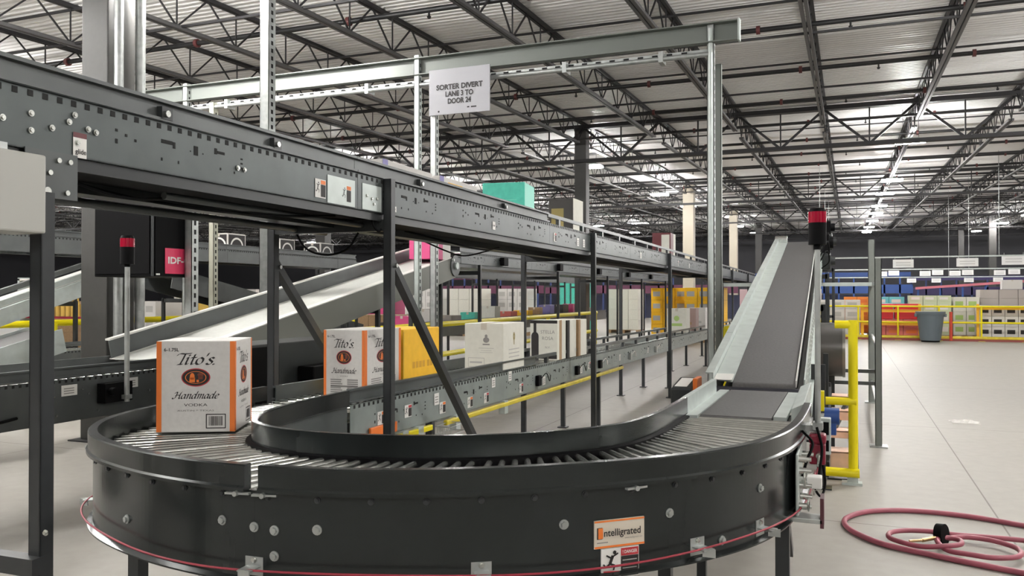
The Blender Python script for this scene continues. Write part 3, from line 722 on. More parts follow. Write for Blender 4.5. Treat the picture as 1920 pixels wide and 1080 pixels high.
# emergency switch box
ES = thing('emergency_stop_box', 'dark red enamel switch box with chrome cable gland below the right stack light', 'switch box', (-.118, 3.68, .80))
b = MB(); b.box(-.150, 3.655, .80, -.088, 3.72, .885); b.build('body', RED, ES, bevel=.006)
b = MB(); b.box(-.153, 3.650, .885, -.085, 3.725, .925); b.build('lid', RED, ES, bevel=.010)
b = MB(); b.cyl((-.112, 3.655, .845), (-.112, 3.63, .84), .013, 10); b.cyl((-.112, 3.63, .84), (-.112, 3.60, .80), .008, 10); b.build('cable_gland', CHROME, ES)
b = MB()
for k in range(7):
    c_ = Vector((-.112 - .003 * k, 3.60 - .004 * k, .80 - .016 * k)); ax = k % 2
    b.tube([(c_.x + (.008 * math.cos(a_ * .785) if ax else 0), c_.y + (0 if ax else .008 * math.cos(a_ * .785)), c_.z + .012 * math.sin(a_ * .785)) for a_ in range(8)], .0025, 5, closed=True)
b.build('chain', CHROME, ES)
b = MB(); b.tube(spline([(-.10, 3.70, .80), (-.09, 3.68, .72), (-.105, 3.62, .68), (-.13, 3.58, .72)], 20), .005, 8); b.build('cable', BLACK, ES)

# ================================================================ FLAT TRANSFER BELT
TB = thing('transfer_belt', 'short flat grey belt section between the roller curve and the incline', 'conveyor', (-.5, 4.6, 0))
b = MB(); b.box(-.665, 4.08, .905, -.335, 5.22, .921); b.cyl((-.665, 4.08, .897), (-.335, 4.08, .897), .022, 14); b.build('belt', BELT, TB)
b = MB(); b.box(-.728, 4.04, .905, -.672, 5.2, .922); b.build('side_plate', GALVP, TB)
b = MB(); b.box(-.330, 4.12, .905, -.270, 5.2, .922); b.build('side_plate', GALVP, TB)
for x in (-.735, -.262):
    b = MB(); b.box(x, 4.02, .66, x + .008, 5.25, .904); b.build('side_frame', FRAME, TB)
b = MB(); b.sweep([(-.730, 4.104), (-.728, 4.6), (-.727, 5.05)], [(0, .912), (0, 1.0), (.026, 1.0), (.026, .912)]); b.build('left_guard_rail', GALVP, TB)
b = MB(); b.sweep([(-.19, 4.104), (-.195, 4.6), (-.20, 5.15)], [(0, .905), (0, .99), (.006, .99), (.058, .965), (.058, .905)]); b.cm = 1
for k in range(12): b.box(-.141, 4.15 + k * .05, .925, -.136, 4.175 + k * .05, .955)
b.build('right_guard_rail', [GALVP, HOLE], TB)
for x in (-.72,):
    for y in (4.3, 5.0):
        b = MB(); b.box(x, y, .012, x + .045, y + .045, .66); lg = b.build('post', POST, TB)
        b = MB(); b.box(x - .03, y - .03, 0, x + .075, y + .075, .012); b.build('foot_plate', POST, lg)
b = MB(); b.box(-.66, 4.02, .80, -.34, 4.06, .86); b.build('cross_member', RED, TB)

# ================================================================ INCLINE BELT
IN = thing('incline_belt_conveyor', 'steep grey incline belt conveyor rising away on the right with pale metal sides', 'conveyor', (-.485, 5.33, .95))
IN.rotation_euler = (math.radians(10.5), 0, .016)
LEN = 7.1
b = MB(); b.box(-.185, .03, -.012, .185, LEN, 0); b.cyl((-.185, .03, -.035), (.185, .03, -.035), .035, 18); b.box(-.185, .03, -.075, .185, LEN, -.065); b.build('belt', BELT, IN, local=True)
b = MB(); b.cyl((-.30, .0, -.05), (.24, .0, -.05), .028, 16); b.build('end_pulley', mat('dark_pulley', (.03, .03, .04), .4), IN, local=True)
ny = [0.02, 1.15, 2.55, 4.15, 5.65, LEN]
for k in range(5):
    y0_, y1_ = ny[k] + .004, ny[k + 1] - .004
    b = MB(); b.add([(-.187, y0_, .004), (-.187, y1_, .004), (-.300, y1_, .012), (-.300, y0_, .012)], [(0, 1, 2, 3)]); b.add([(-.187, y0_, -.001), (-.187, y1_, -.001), (-.300, y1_, .007), (-.300, y0_, .007)], [(3, 2, 1, 0)])
    b.build('slider_plate', GALVP, IN, local=True)
    b = MB(); sbox(b, -.312, -.303, y0_, y1_, -.16, .055); sbox(b, -.352, -.303, y0_, y1_, .05, .058); b.build('left_guard', GALVP, IN, local=True)
b = MB(); b.box(-.300, .02, .012, -.19, .16, .016); b.build('end_shoe', WHITE, IN, local=True)
for k in range(5):
    y0_, y1_ = ny[k] + .004, ny[k + 1] - .004
    b = MB(); sbox(b, .187, .193, y0_, y1_, -.02, .022); b.build('edge_lip', WHITE, IN, local=True)
    b = MB(); sbox(b, .235, .243, y0_, y1_, -.26, .03); sbox(b, .243, .275, y0_, y1_, -.26, -.25)
    y = y0_ + .05; b.cm = 1
    while y < y1_ - .05:
        for z in (-.05, -.12, -.19): sbox(b, .2432, .2442, y, y + .02, z - .005 * ((y * 50) % 3), z + .015)
        y += .14
    b.build('right_guard', [GALVP, HOLE], IN, local=True)
b = MB(); sbox(b, .194, .234, .0, LEN, -.2, -.06); sbox(b, -.302, .234, .2, LEN, -.20, -.19); b.build('bottom_pan', DARK, IN, local=True)
b = MB(); b.cyl((-.30, LEN, -.05), (.24, LEN, -.05), .05, 16); b.build('end_pulley', MATS['dark_pulley'], IN, local=True)
b = MB(); b.cyl((-.352, LEN - .05, .04), (-.19, LEN - .05, .04), .055, 16); b.build('end_bearing', CHROME, IN, local=True)
# machinery at the right of the top
for k, (y, z, sx, sy, sz) in enumerate([(LEN - .2, -.1, .12, .3, .2), (LEN - .9, -.05, .08, .25, .25), (LEN - 1.6, -.15, .10, .2, .18), (LEN - .4, .14, .10, .12, .18)]):
    b = MB(); b.box(.28, y, z, .28 + sx, y + sy, z + sz); b.cyl((.28 + sx, y + sy / 2, z + sz / 2), (.28 + sx + .05, y + sy / 2, z + sz / 2), sz * .3, 12); b.build('gear_motor', BLACK if k % 2 else DARK, IN, local=True, bevel=.01)
for k in range(5):
    y = LEN - 2.2 + k * .45
    b = MB(); b.tube(spline([(.26, y, .03), (.34, y + .1, .15 + .05 * (k % 2)), (.36, y + .25, .0), (.28, y + .4, -.1)], 16), .008, 6); b.build('cable', BLACK, IN, local=True)
def stand(x0, x1, y, z, label, brace=None):
    r = thing('conveyor_stand', label, 'stand', ((x0 + x1) / 2, y, 0))
    for x in (x0, x1):
        b = MB(); b.box(x - .025, y - .02, .012, x + .025, y + .02, z); b.box(x - .025, y - .02, .012, x - .02, y + .04, z); lg = b.build('post', POST, r)
        b = MB(); b.box(x - .07, y - .06, 0, x + .07, y + .07, .012); b.build('foot_plate', POST, lg)
    b = MB(); b.bar((x0, y, z * .55), (x1, y, z * .55), .04, .05); b.build('cross_beam', POST, r)
    b = MB(); b.bar((x0, y, z - .04), (x1, y, z - .04), .04, .06); b.build('cross_beam', POST, r)
    if brace: b = MB(); b.bar((x1, y + .02, z * .5), (x1, y + brace, z * .15), .04, .04); b.build('brace', POST, r)
    return r
stand(-.86, -.19, 6.9, .96, 'grey leg frame under the low part of the incline belt', .5)
stand(-.90, -.24, 9.35, 1.40, 'grey leg frame under the middle of the incline belt')
stand(-.93, -.25, 11.6, 1.78, 'grey leg frame under the top of the incline belt')
b = MB(); TS = thing('discharge_conveyor', 'level conveyor section continuing from the top of the incline belt', 'conveyor', (-.6, 14, 1.8))
b.box(-.90, 12.35, 2.0, -.86, 17.5, 2.27); b.build('side_frame', GALVP, TS)
b = MB(); b.box(-.36, 12.35, 2.0, -.32, 17.5, 2.27); b.build('side_frame', GALVP, TS)
b = MB(); b.box(-.86, 12.36, 2.2, -.36, 17.5, 2.22); b.build('belt', BELT, TS)
stand(-.93, -.25, 16.5, 2.0, 'grey leg frame under the level section past the incline top')
# return drum
DR = thing('belt_drive_drum', 'dark brown-grey drive drum cover beside the incline belt', 'drum', (-.14, 8.5, .98))
b = MB(); b.cyl((-.25, 8.5, .98), (-.05, 8.5, .98), .255, 40); b.build('shell', mat('drum_shell', (.10, .095, .09), .3, .3), DR, bevel=.02)
b = MB(); b.cyl((-.05, 8.5, .98), (-.025, 8.5, .98), .262, 40); b.build('rim', mat('drum_rim', (.25, .24, .22), .3, .7), DR, bevel=.006)
b = MB(); b.cyl((-.30, 8.5, .98), (-.25, 8.5, .98), .05, 14); b.cyl((-.29, 8.35, 1.0), (-.25, 8.35, 1.0), .03, 12); b.build('shaft', BLACK, DR)
b = MB(); b.box(-.20, 8.44, .012, -.12, 8.56, .74); b.box(-.26, 8.38, 0, -.06, 8.62, .012); b.build('pedestal', POST, DR)

def zl(Y): return .9205 - .0095 * (Y - 3.75)
# ================================================================ CARTONS
def carton(name, label, loc, w, d, h, rz, board, group=None, tape=True, cat='box'):
    """local frame: front face at y=0, x in [-w,0] (x=0 is the front right corner), z up"""
    r = thing(name, label, cat, loc, rz, group)
    b = MB(); b.box(-w, 0, 0, 0, d, h); b.build('box_body', board, r, bevel=.004, local=True)
    if tape:
        b = MB(); b.box(-w / 2 - .025, -.0006, h - .05, -w / 2 + .025, d, h + .0008); b.build('tape', mat('clear_tape', (.55, .5, .42), .25), r, local=True)
    OFF[r.name] = [0, 0, 0]; return r
FX, FZ = (1, 0, 0), (0, 0, 1)         # front face (normal -y)
SX = (0, 1, 0)                        # side face (normal +x)
def tito(label, loc, w, d, h, rz, back=False):
    r = carton('vodka_carton', label, loc, w, d, h, rz, WCART, tape=False)
    for (O, X, W) in (((-w, 0, 0), FX, w), ((0, 0, 0), SX, d)):
        for e0, e1 in ((0, W * .065), (W * .935, W)): b = MB(); flat(b, O, X, FZ, e0, .002, e1, h - .002); b.build('orange_edge_band', INKOR, r)
        O = Vector(O); Xv = Vector(X); cx = W * .5
        def at(fx, fz): return O + Xv * (W * fx) + Vector((0, 0, h * fz))
        pen_text(r, "Tito's.", at(.5, .80), X, FZ, h * .165, INK, W * .50)
        text(r, '6-1.75L', at(.19, .905), X, FZ, h * .050, INK, width=W * .19, bold=.02)
        b = MB(); disc(b, O, X, FZ, cx, h * .60, W * .185, h * .100, 36, .0006); e = b.build('emblem', INKRED, r)
        b = MB(); disc(b, O, X, FZ, cx, h * .60, W * .172, h * .090, 36, .0010); b.build('emblem_oval', INK, e)
        b = MB(); disc(b, O, X, FZ, cx, h * .60, W * .135, h * .068, 36, .0014, inner=.93); b.build('emblem_ring', INKOR, e)
        b = MB(); flat(b, O, X, FZ, cx - W * .08, h * .548, cx - W * .01, h * .60, .0015); disc(b, O, X, FZ, cx - W * .045, h * .61, W * .03, h * .04, 16, .0015); flat(b, O, X, FZ, cx + W * .01, h * .548, cx + W * .04, h * .575, .0015); b.build('still_drawing', INKOR, e)
        b = MB(); flat(b, O, X, FZ, cx + W * .03, h * .58, cx + W * .09, h * .62, .0015); disc(b, O, X, FZ, cx + W * .06, h * .63, W * .04, h * .02, 12, .0015); b.build('brown_drawing', INKBR, e)
        pen_text(r, 'Handmade', at(.5, .405), X, FZ, h * .105, INK, W * .61)
        if not back:
            text(r, 'VODKA', at(.5, .300), X, FZ, h * .042, INK, width=W * .30)
            text(r, 'AUSTIN * TEXAS', at(.5, .238), X, FZ, h * .024, INKG, width=W * .47)
            b = MB(); x0, z0, x1, z1 = W * .63, h * .04, W * .885, h * .20
            for q in ((x0, z0, x1, z0 + .004), (x0, z1 - .004, x1, z1), (x0, z0, x0 + .004, z1), (x1 - .004, z0, x1, z1)): flat(b, O, X, FZ, *q)
            rr = random.Random(2); x = x0 + .012
            while x < x1 - .014:
                ww = rr.choice((.0012, .002, .003)); flat(b, O, X, FZ, x, z0 + .012, x + ww, z1 - .010); x += ww + rr.choice((.0012, .002))
            b.build('barcode', INK, r)
        else:
            b = MB()
            rr = random.Random(4)
            for k in range(8):
                flat(b, O, X, FZ, W * .17, h * (.265 - .03 * k), W * (.42 + .1 * rr.random()), h * (.28 - .03 * k)); flat(b, O, X, FZ, W * .58, h * (.262 - .03 * k), W * .84, h * (.283 - .03 * k))
            flat(b, O, X, FZ, W * .17, h * .165, W * .84, h * .19)
            b.build('shipping_print', INKG, r)
            text(r, 'VODKA', at(.5, .325), X, FZ, h * .03, INKG, width=W * .2)
    b = MB(); b.box(-w * .5 - .002, 0.004, h, -w * .5 + .002, d - .004, h + .0006); b.build('lid_seam', INKLG, r)
    return r
tito("white vodka carton with orange edges standing on the foreground roller curve", (-2.408, 2.83, .921), .322, .31, .385, math.atan2(.145, .287))
tito("white vodka carton with orange edges on the straight conveyor, touching the yellow carton", (-2.49, 3.98, zl(3.9)), .265, .42, .385, SY, back=True)
yc = carton('yellow_carton', 'bright yellow-orange carton behind the diagonal brace on the lower conveyor', (-2.50, 4.43, zl(4.4)), .30, .50, .375, SY, YCART, tape=False)
b = MB(); flat(b, (0, 0, 0), SX, FZ, .0, .02, .012, .36); b.build('fold_line', mat('dull_yellow', (.62, .36, .01), .6), yc)
for q in range(6): b = MB(); flat(b, (0, 0, 0), SX, FZ, .12 + .045 * q + (.02 if q > 3 else 0), .13, .155 + .045 * q + (.02 if q > 3 else 0), .17); b.build('faded_print', mat('faint_orange_ink', (.60, .30, .01), .6), yc)
yc['label'] = 'bright yellow-orange carton behind the diagonal brace on the lower conveyor'
wc = carton('wine_carton', 'large white carton with a dark crest, beside the bottle-print carton', (-2.505, 6.02, zl(6)), .33, .48, .375, SY, CREAMC)
b = MB(); disc(b, (-.33, 0, 0), FX, FZ, .185, .245, .026, .022, 18); flat(b, (-.33, 0, 0), FX, FZ, .155, .205, .215, .215); disc(b, (-.33, 0, 0), FX, FZ, .185, .275, .012, .014, 12); b.build('crest', INKG, wc)
b = MB(); flat(b, (-.33, 0, 0), FX, FZ, .12, .178, .25, .182); flat(b, (-.33, 0, 0), FX, FZ, .14, .160, .23, .163); flat(b, (-.33, 0, 0), FX, FZ, .13, .145, .24, .148)
for q in ((.03, .03, .17, .034), (.03, .10, .17, .104), (.03, .03, .034, .104), (.166, .03, .17, .104), (.045, .06, .15, .075)): flat(b, (-.33, 0, 0), FX, FZ, *q)
b.build('print_lines', INKLG, wc)
b = MB(); disc(b, (0, 0, 0), SX, FZ, .24, .265, .022, .03, 18, inner=.6); flat(b, (0, 0, 0), SX, FZ, .232, .20, .248, .30); b.build('gold_crest', GOLD, wc)
text(wc, 'GNARLY', (0, .24, .175), SX, FZ, .03, INKLG, width=.14) if False else None
b = MB(); 
for k in range(3): flat(b, (0, 0, 0), SX, FZ, .12, .10 + .03 * k, .36, .108 + .03 * k)
b.build('print_lines', INKLG, wc)
sr = carton('wine_carton', 'white carton printed with a tall dark wine bottle, behind the large crest carton', (-2.53, 7.40, zl(7.4)), .27, .27, .375, SY, CREAMC, tape=False)
b = MB(); flat(b, (-.27, 0, 0), FX, FZ, .012, .0, .085, .225); flat(b, (-.27, 0, 0), FX, FZ, .034, .25, .062, .37); disc(b, (-.27, 0, 0), FX, FZ, .0485, .225, .0365, .04, 20); b.build('bottle_print', INK, sr)
b = MB(); flat(b, (-.27, 0, 0), FX, FZ, .0, .345, .27, .375); flat(b, (-.27, 0, 0), FX, FZ, .085, .012, .265, .05, .0008); b.build('dark_band', INK, sr)
text(sr, 'STELLA', (-.095, 0, .265), FX, FZ, .045, INKG, width=.14); text(sr, 'ROSA', (-.095, 0, .205), FX, FZ, .045, INKG, width=.11); text(sr, 'N.V.', (-.095, 0, .12), FX, FZ, .03, INKG, width=.05)
b = MB(); flat(b, (0, 0, 0), SX, FZ, .06, .0, .14, .375); b.build('brown_print', KRAFT, sr)
for k, (yy, lab, m_) in enumerate(((7.72, 'narrow white carton with a dark lid edge, right behind the bottle-print carton', INK), (8.08, 'narrow white carton with brown corner, farthest of the group on the lower conveyor', KRAFT))):
    c_ = carton('wine_carton', lab, (-2.535, yy, zl(yy)), .27, .30, .37, SY, CREAMC, tape=False)
    b = MB(); flat(b, (-.27, 0, 0), FX, FZ, .0, .34, .27, .37); flat(b, (0, 0, 0), SX, FZ, 0, 0, .07, .37); flat(b, (-.27, 0, 0), FX, FZ, .235, 0, .27, .34); b.build('dark_band', m_, c_)
for k, (yy, lab, m_, ink) in enumerate(((15.2, 'white and pale green carton far along the lower conveyor', CREAMC, mat('green_ink', (.35, .5, .15), .6)), (16.3, 'brown-pink carton far along the lower conveyor', mat('rose_board', (.35, .24, .22), .6), KRAFT), (17.6, 'pale carton farthest along the lower conveyor', WCART, INKLG))):
    c_ = carton('wine_carton', lab, (-2.72 - .02 * k, yy, zl(yy)), .36, .40, .44, SY, m_)
    b = MB(); flat(b, (-.36, 0, 0), FX, FZ, .08, .12, .28, .17); disc(b, (-.36, 0, 0), FX, FZ, .18, .26, .05, .05, 14); b.build('print', ink, c_)
# cartons on the upper conveyor
tc_ = carton('teal_carton', 'bright teal carton riding on the upper conveyor', (-2.53, 6.55, 2.105), .37, .38, .35, SY + .12, TEAL, tape=False)
b = MB(); flat(b, (0, 0, 0), SX, FZ, .005, .0, .375, .345); b.build('pale_side_panel', mat('pale_teal_board', (.20, .62, .50), .5), tc_)
b = MB(); flat(b, (-.37, 0, 0), FX, FZ, .06, .20, .30, .205); flat(b, (-.37, 0, 0), FX, FZ, .06, .12, .3, .128); b.build('print_lines', mat('light_teal_ink', (.18, .65, .5), .5), tc_)
bc = carton('liquor_carton', 'black and white carton with a gold panel on the upper conveyor by the far column', (-2.56, 7.98, 2.105), .26, .36, .37, SY, DBROWN, tape=False)
b = MB(); flat(b, (-.26, 0, 0), FX, FZ, .03, .05, .16, .27); b.build('gold_panel', GOLD, bc)
b = MB(); flat(b, (0, 0, 0), SX, FZ, .0, .0, .36, .37); b.build('white_side', CREAMC, bc)
for k, (yy, ln, lab) in enumerate(((4.02, .62, 'low white and violet carton peeking over the upper guard rail, nearer one'), (4.72, .60, 'low white and violet carton peeking over the upper guard rail, farther one'))):
    c_ = carton('flat_carton', lab, (-2.40, yy, 2.105), .36, ln, .155, SY, WCART, tape=False)
    b = MB(); flat(b, (0, 0, 0), SX, FZ, 0, .0, ln, .12); flat(b, (0, 0, 0), SX, FZ, 0, .12, .06, .155); b.build('violet_print', mat('violet_print', (.20, .18, .42), .5), c_)
    b = MB(); flat(b, (0, 0, .0), SX, FZ, .12, .10, .35, .125, .001); b.build('yellow_print', YCART, c_)
mc = carton('wine_carton', 'maroon and white carton on the far part of the upper conveyor', (-2.65, 13.4, 2.105), .30, .45, .40, SY, MAROON, tape=False)
b = MB(); flat(b, (0, 0, 0), SX, FZ, .25, 0, .45, .4); b.build('white_panel', CREAMC, mc)
b = MB(); flat(b, (-.3, 0, 0), FX, FZ, .15, .03, .28, .37); b.build('white_panel', CREAMC, mc)

# ================================================================ STACK LIGHTS
def stack_light(label, x, y, z0, z1, head, r0=.012):
    r = thing('stack_light', label, 'signal light', (x, y, z0))
    b = MB(); b.cyl((x, y, z0), (x, y, z1 - head), r0, 12); b.build('pole', GALV, r)
    h = head; R = h * .235
    b = MB(); b.cyl((x, y, z1 - h - .02), (x, y, z1 - h), R * .45, 14); b.cyl((x, y, z1 - h), (x, y, z1 - h * .40), R, 24); b.build('black_body', BLACK, r, bevel=.004)
    b = MB(); b.cyl((x, y, z1 - h * .40), (x, y, z1 - h * .10), R * 1.02, 24); b.build('red_lens', REDLENS, r, bevel=.003)
    b = MB(); b.cyl((x, y, z1 - h * .10), (x, y, z1), R, 24, R * .8); b.build('cap', BLACK, r, bevel=.003)
    b = MB(); b.box(x - .02, y - .03, z0 + .02, x + .02, y + .03, z0 + .05); b.build('clamp', GALV, r); return r
stack_light('tall stack light with a red lens beside the incline belt at right', -.118, 3.70, .92, 1.862, .152)
b = MB(); b.box(-.165, 3.69, .93, -.105, 3.73, .955); b.box(-.20, 3.66, .90, -.15, 3.74, .96); tag(b.build('mounting_clamp', GALV), 'small steel clamp holding the right stack light pole', 'clamp')
stack_light('shorter stack light with a dim red lens in front of the black cabinet', -4.90, 4.60, .72, 1.935, .21, .018)

# ================================================================ GANTRY WITH SIGN
GA = thing('overhead_gantry', 'long grey-green steel beam on galvanised strut posts carrying the divert sign', 'gantry', (-1.33, 9, 0))
b = MB(); b.bar((-9.9, 9.0, 4.28), (-1.05, 9.0, 4.28), .01, .21); 
for z in (4.18, 4.38): b.bar((-9.9, 9.0 - .04, z), (-1.05, 9.0 - .04, z), .09, .012)
b.build('beam', mat('beam_grey_green', (.16, .175, .16), .5, .1), GA)
b = MB(); b.box(-1.06, 8.91, 4.165, -1.04, 9.01, 4.395); b.build('end_cap', GALVP, GA)
b = MB(); b.bar((-9.0, 9.05, 4.10), (-1.35, 9.05, 4.10), .10, .05); b.cyl((-8.8, 8.97, 4.06), (-1.35, 8.97, 4.06), .028, 10); x = -8.7; b.cm = 1
while x < -1.5: b.box(x, 8.994, 4.095, x + .06, 8.999, 4.115); x += .16
b.build('conduit_run', [GALV, HOLE], GA)
for x in (-7.8, -5.6, -3.0, -1.9):
    b = MB(); b.box(x, 8.94, 4.02, x + .05, 9.1, 4.14); b.build('pipe_clamp', GALV, GA)
def strut(x, y, z0, z1, w_=.06, holes=True, parent=None, mt=None):
    b = MB(); b.box(x, y, z0, x + w_, y + .005, z1); b.box(x, y, z0, x + .006, y + w_, z1); b.box(x + w_ - .006, y, z0, x + w_, y + w_, z1)
    b.box(x, y + w_ - .004, z0, x + .02, y + w_, z1)
    b.cm = 1
    if holes:
        z = z0 + .1
        while z < z1 - .1: b.box(x + w_, y + w_ * .35, z, x + w_ + .0012, y + w_ * .65, z + .045); z += .085
    p = b.build('strut_post', [mt or GALV, HOLE], parent)
    b = MB(); b.box(x - .05, y - .05, 0 if z0 < .1 else z0, x + w_ + .05, y + w_ + .05, z0 + .002) ; b.build('base_plate', GALV, p)
    return p
strut(-1.385, 8.97, .012, 4.38, .075, True, GA, GALV); b = MB(); b.cyl((-1.345, 8.955, .1), (-1.345, 8.955, 4.33), .022, 12); b.build('conduit', GALVP, GA)
strut(-1.375, 9.35, .012, 4.05, .085, False, GA, MATS['beam_grey_green'])
strut(-4.90, 8.94, .012, 4.42, .07, True, GA, GALVP)
strut(-8.52, 8.94, .012, 4.42, .08, True, GA, GALV)
strut(-8.06, 8.94, .012, 4.12, .085, True, GA, mat('aged_strut', (.32, .32, .26), .5, .4))
st_ = strut(-4.62, 8.83, .012, 3.98, .075, True, None, GALV); tag(st_, 'slotted galvanised strut post holding the white divert sign', 'post'); st_.name = 'sign_post'
st_ = strut(-5.765, 6.08, .012, 2.7, .085, True, None, GALV); st_.name = 'strut_post'; tag(st_, 'slotted strut post standing in front of the red area sign', 'post')
SG = thing('divert_sign', 'white sign board with black lettering hung under the overhead gantry', 'sign', (-4.2, 8.85, 3.4))
b = MB(); b.box(-4.62, 8.80, 3.63, -3.83, 8.815, 4.17); b.build('board', PAPER, SG, bevel=.003)
for s_, z, w_ in (('SORTER DIVERT', 3.955, .60), ('LANE 3 TO', 3.87, .36), ('DOOR 24', 3.785, .30)):
    text(SG, s_, (-4.22, 8.797, z), FX, FZ, .085, INK, width=w_, bold=.035)
b = MB(); flat(b, (-4.62, 8.799, 3.63), FX, FZ, .50, .06, .53, .075); flat(b, (-4.62, 8.799, 3.63), FX, FZ, .55, .058, .62, .075); disc(b, (-4.62, 8.799, 3.63), FX, FZ, .13, .04, .012, .012, 12); b.build('small_print', INK, SG)
st_ = strut(-6.05, 7.50, .012, 5.9, .12, True, None, GALV); st_.name = 'strut_post'; tag(st_, 'tall slotted strut post left of the divert sign, cut off by the photo top', 'post')

# ================================================================ BLACK CABINET, RED SIGN
CB = thing('network_cabinet', 'large black wall cabinet hanging beside the grey column', 'cabinet', (-6.14, 6, 1.66))
b = MB(); b.box(-6.50, 5.72, 1.668, -5.80, 6.30, 2.75); b.build('body', BLACK, CB, bevel=.008)
b = MB(); b.box(-6.48, 5.708, 1.69, -5.82, 5.718, 2.73); b.build('door', BLACK, CB, bevel=.003)
b = MB(); b.box(-5.798, 5.75, 1.672, -5.792, 6.28, 2.74); b.build('side_panel', BLACK, CB)
b = MB(); b.box(-5.805, 5.712, 1.67, -5.794, 5.735, 2.74); b.build('hinge_strip', POST, CB)
b = MB(); b.box(-6.9, 6.31, 2.3, -6.0, 6.34, 2.4); b.box(-6.9, 6.31, 1.8, -6.0, 6.34, 1.9); b.build('mounting_rail', POST, CB)
IS = thing('area_sign', 'red sign lettered IDF-C in white on the side of the black cabinet', 'sign', (-5.79, 5.95, 1.7))
b = MB(); b.box(-5.789, 5.86, 1.695, -5.784, 6.20, 1.93); b.build('board', mat('sign_red', (.62, .03, .10), .4), IS, bevel=.002)
text(IS, 'IDF-C', (-5.7835, 6.03, 1.82), SX, FZ, .085, WHITE, width=.27, bold=.03)
b = MB(); b.box(-5.789, 5.755, 1.68, -5.786, 5.80, 1.695); tag(b.build('paper_tag', WHITE), 'tiny white tag at the bottom edge of the black cabinet', 'tag')

# ================================================================ RIGHT FRAME, HOOP GUARD, STEPS
RF = thing('steel_post_frame', 'grey-green steel frame of tall posts and cross bars right of the incline', 'frame', (.28, 8.98, 0))
strut(.245, 8.96, .012, 1.86, .062, False, RF, MATS['beam_grey_green']); strut(.262, 12.6, .012, 2.27, .085, True, RF, MATS['beam_grey_green'])
for z, y, x in ((1.63, 11.0, -1.52), (.74, 9.02, -.16), (.62, 9.02, -.16)):
    b = MB(); b.bar((x, y, z), (.27, y, z), .035, .045 if z > 1 else .035); b.build('cross_bar', FRAMED if z < 1 else GALVP, RF)
b = MB(); b.bar((.285, 9.0, 1.63), (.30, 12.6, 1.63), .03, .04); b.build('side_bar', GALV, RF)
b = MB(); b.box(-1.54, 10.98, .012, -1.49, 11.02, 1.65); b.build('post', FRAMED, RF)
b = MB(); b.bar((.29, 9.0, .95), (.30, 12.6, .95), .03, .03); b.bar((.29, 9.0, .3), (.30, 12.6, .3), .03, .03); b.build('side_bar', GALV, RF)
HG = thing('hoop_guard', 'bright yellow pipe guard with three rungs beside the incline', 'guard', (0, 7.13, 0))
R_ = .036
b = MB(); b.tube([(-.10, 7.13, 1.265), (.035, 7.13, 1.265)], R_ * .9, 14); b.build('top_rail', YELLOW, HG, bevel=0)
b = MB(); b.cyl((.035, 7.13, .10), (.035, 7.13, 1.30), R_, 16); b.build('upright', YELLOW, HG)
b = MB(); b.cyl((-.17, 7.12, .655), (.06, 7.12, .655), R_ * .9, 14); b.build('middle_rail', YELLOW, HG)
b = MB(); b.cyl((-.20, 7.10, .095), (.08, 7.10, .095), R_, 14); b.build('bottom_rail', YELLOW, HG)
b = MB(); b.box(-.05, 7.08, 0, .10, 7.18, .02); b.box(-.01, 7.1, .02, .07, 7.16, .06); b.build('foot', GALVP, HG)
ST = thing('crossover_steps', 'steel steps with peach-coloured plates behind the yellow pipe guard', 'steps', (-.02, 7.8, 0))
for k, (y, z0, z1) in enumerate(((7.30, .02, .22), (7.50, .30, .36), (7.72, .42, .50), (7.94, .55, .60))):
    b = MB(); b.box(-.14, y, z0, .06, y + .02, z1); b.box(-.14, y, z1 - .012, .06, y + .24, z1); b.build('step_plate', PEACH, ST, bevel=.003)
b = MB(); b.bar((-.155, 7.28, .10), (-.155, 8.2, .66), .02, .09); b.bar((.07, 7.28, .10), (.07, 8.2, .66), .012, .07); b.build('stringer', POST, ST)
b = MB(); b.box(-.19, 7.28, .012, -.15, 7.32, 1.02); b.box(-.19, 8.12, .012, -.15, 8.16, .7); b.box(.06, 8.12, .012, .08, 8.16, .7); b.box(-.16, 7.25, 0, .06, 7.4, .012); b.build('post', POST, ST)
b = MB(); b.bar((-.12, 7.6, .34), (.03, 8.1, .62), .03, .04); b.build('diagonal_bar', DARK, ST)
EB = thing('electrical_junction_box', 'small white-framed electrical box behind the right stack light pole', 'box', (-.17, 4.9, .7))
b = MB(); b.box(-.155, 4.9, .62, -.09, 4.96, .82); b.build('housing', GALVP, EB, bevel=.004)
b = MB(); b.box(-.145, 4.894, .73, -.10, 4.899, .80); b.box(-.145, 4.894, .64, -.10, 4.899, .70); b.build('dark_window', BLACK, EB)
b = MB(); b.box(-.254, 4.92, .68, -.155, 4.94, .72); b.build('mounting_arm', POST, EB)
BM = thing('blue_motor', 'dark blue electric motor under the incline, behind the stack light', 'motor', (-.1, 6.3, .6))
b = MB(); b.cyl((-.16, 6.4, .63), (-.06, 6.4, .63), .06, 20); b.box(-.14, 6.36, .5, -.08, 6.44, .6); b.build('motor_body', BLUE, BM, bevel=.004)
b = MB(); b.cyl((-.20, 6.4, .63), (-.16, 6.4, .63), .02, 12); b.build('motor_shaft', CHROME, BM)
b = MB(); b.box(-.25, 6.38, .62, -.20, 6.42, 1.0); b.build('mounting_arm', POST, BM)
# yellow-green tags on the frame near the belt end
b = MB(); b.box(-.165, 5.35, .80, -.135, 5.40, .92); tag(b.build('yellow_tag', YELLOW), 'small yellow cover on the frame below the incline foot', 'cover')
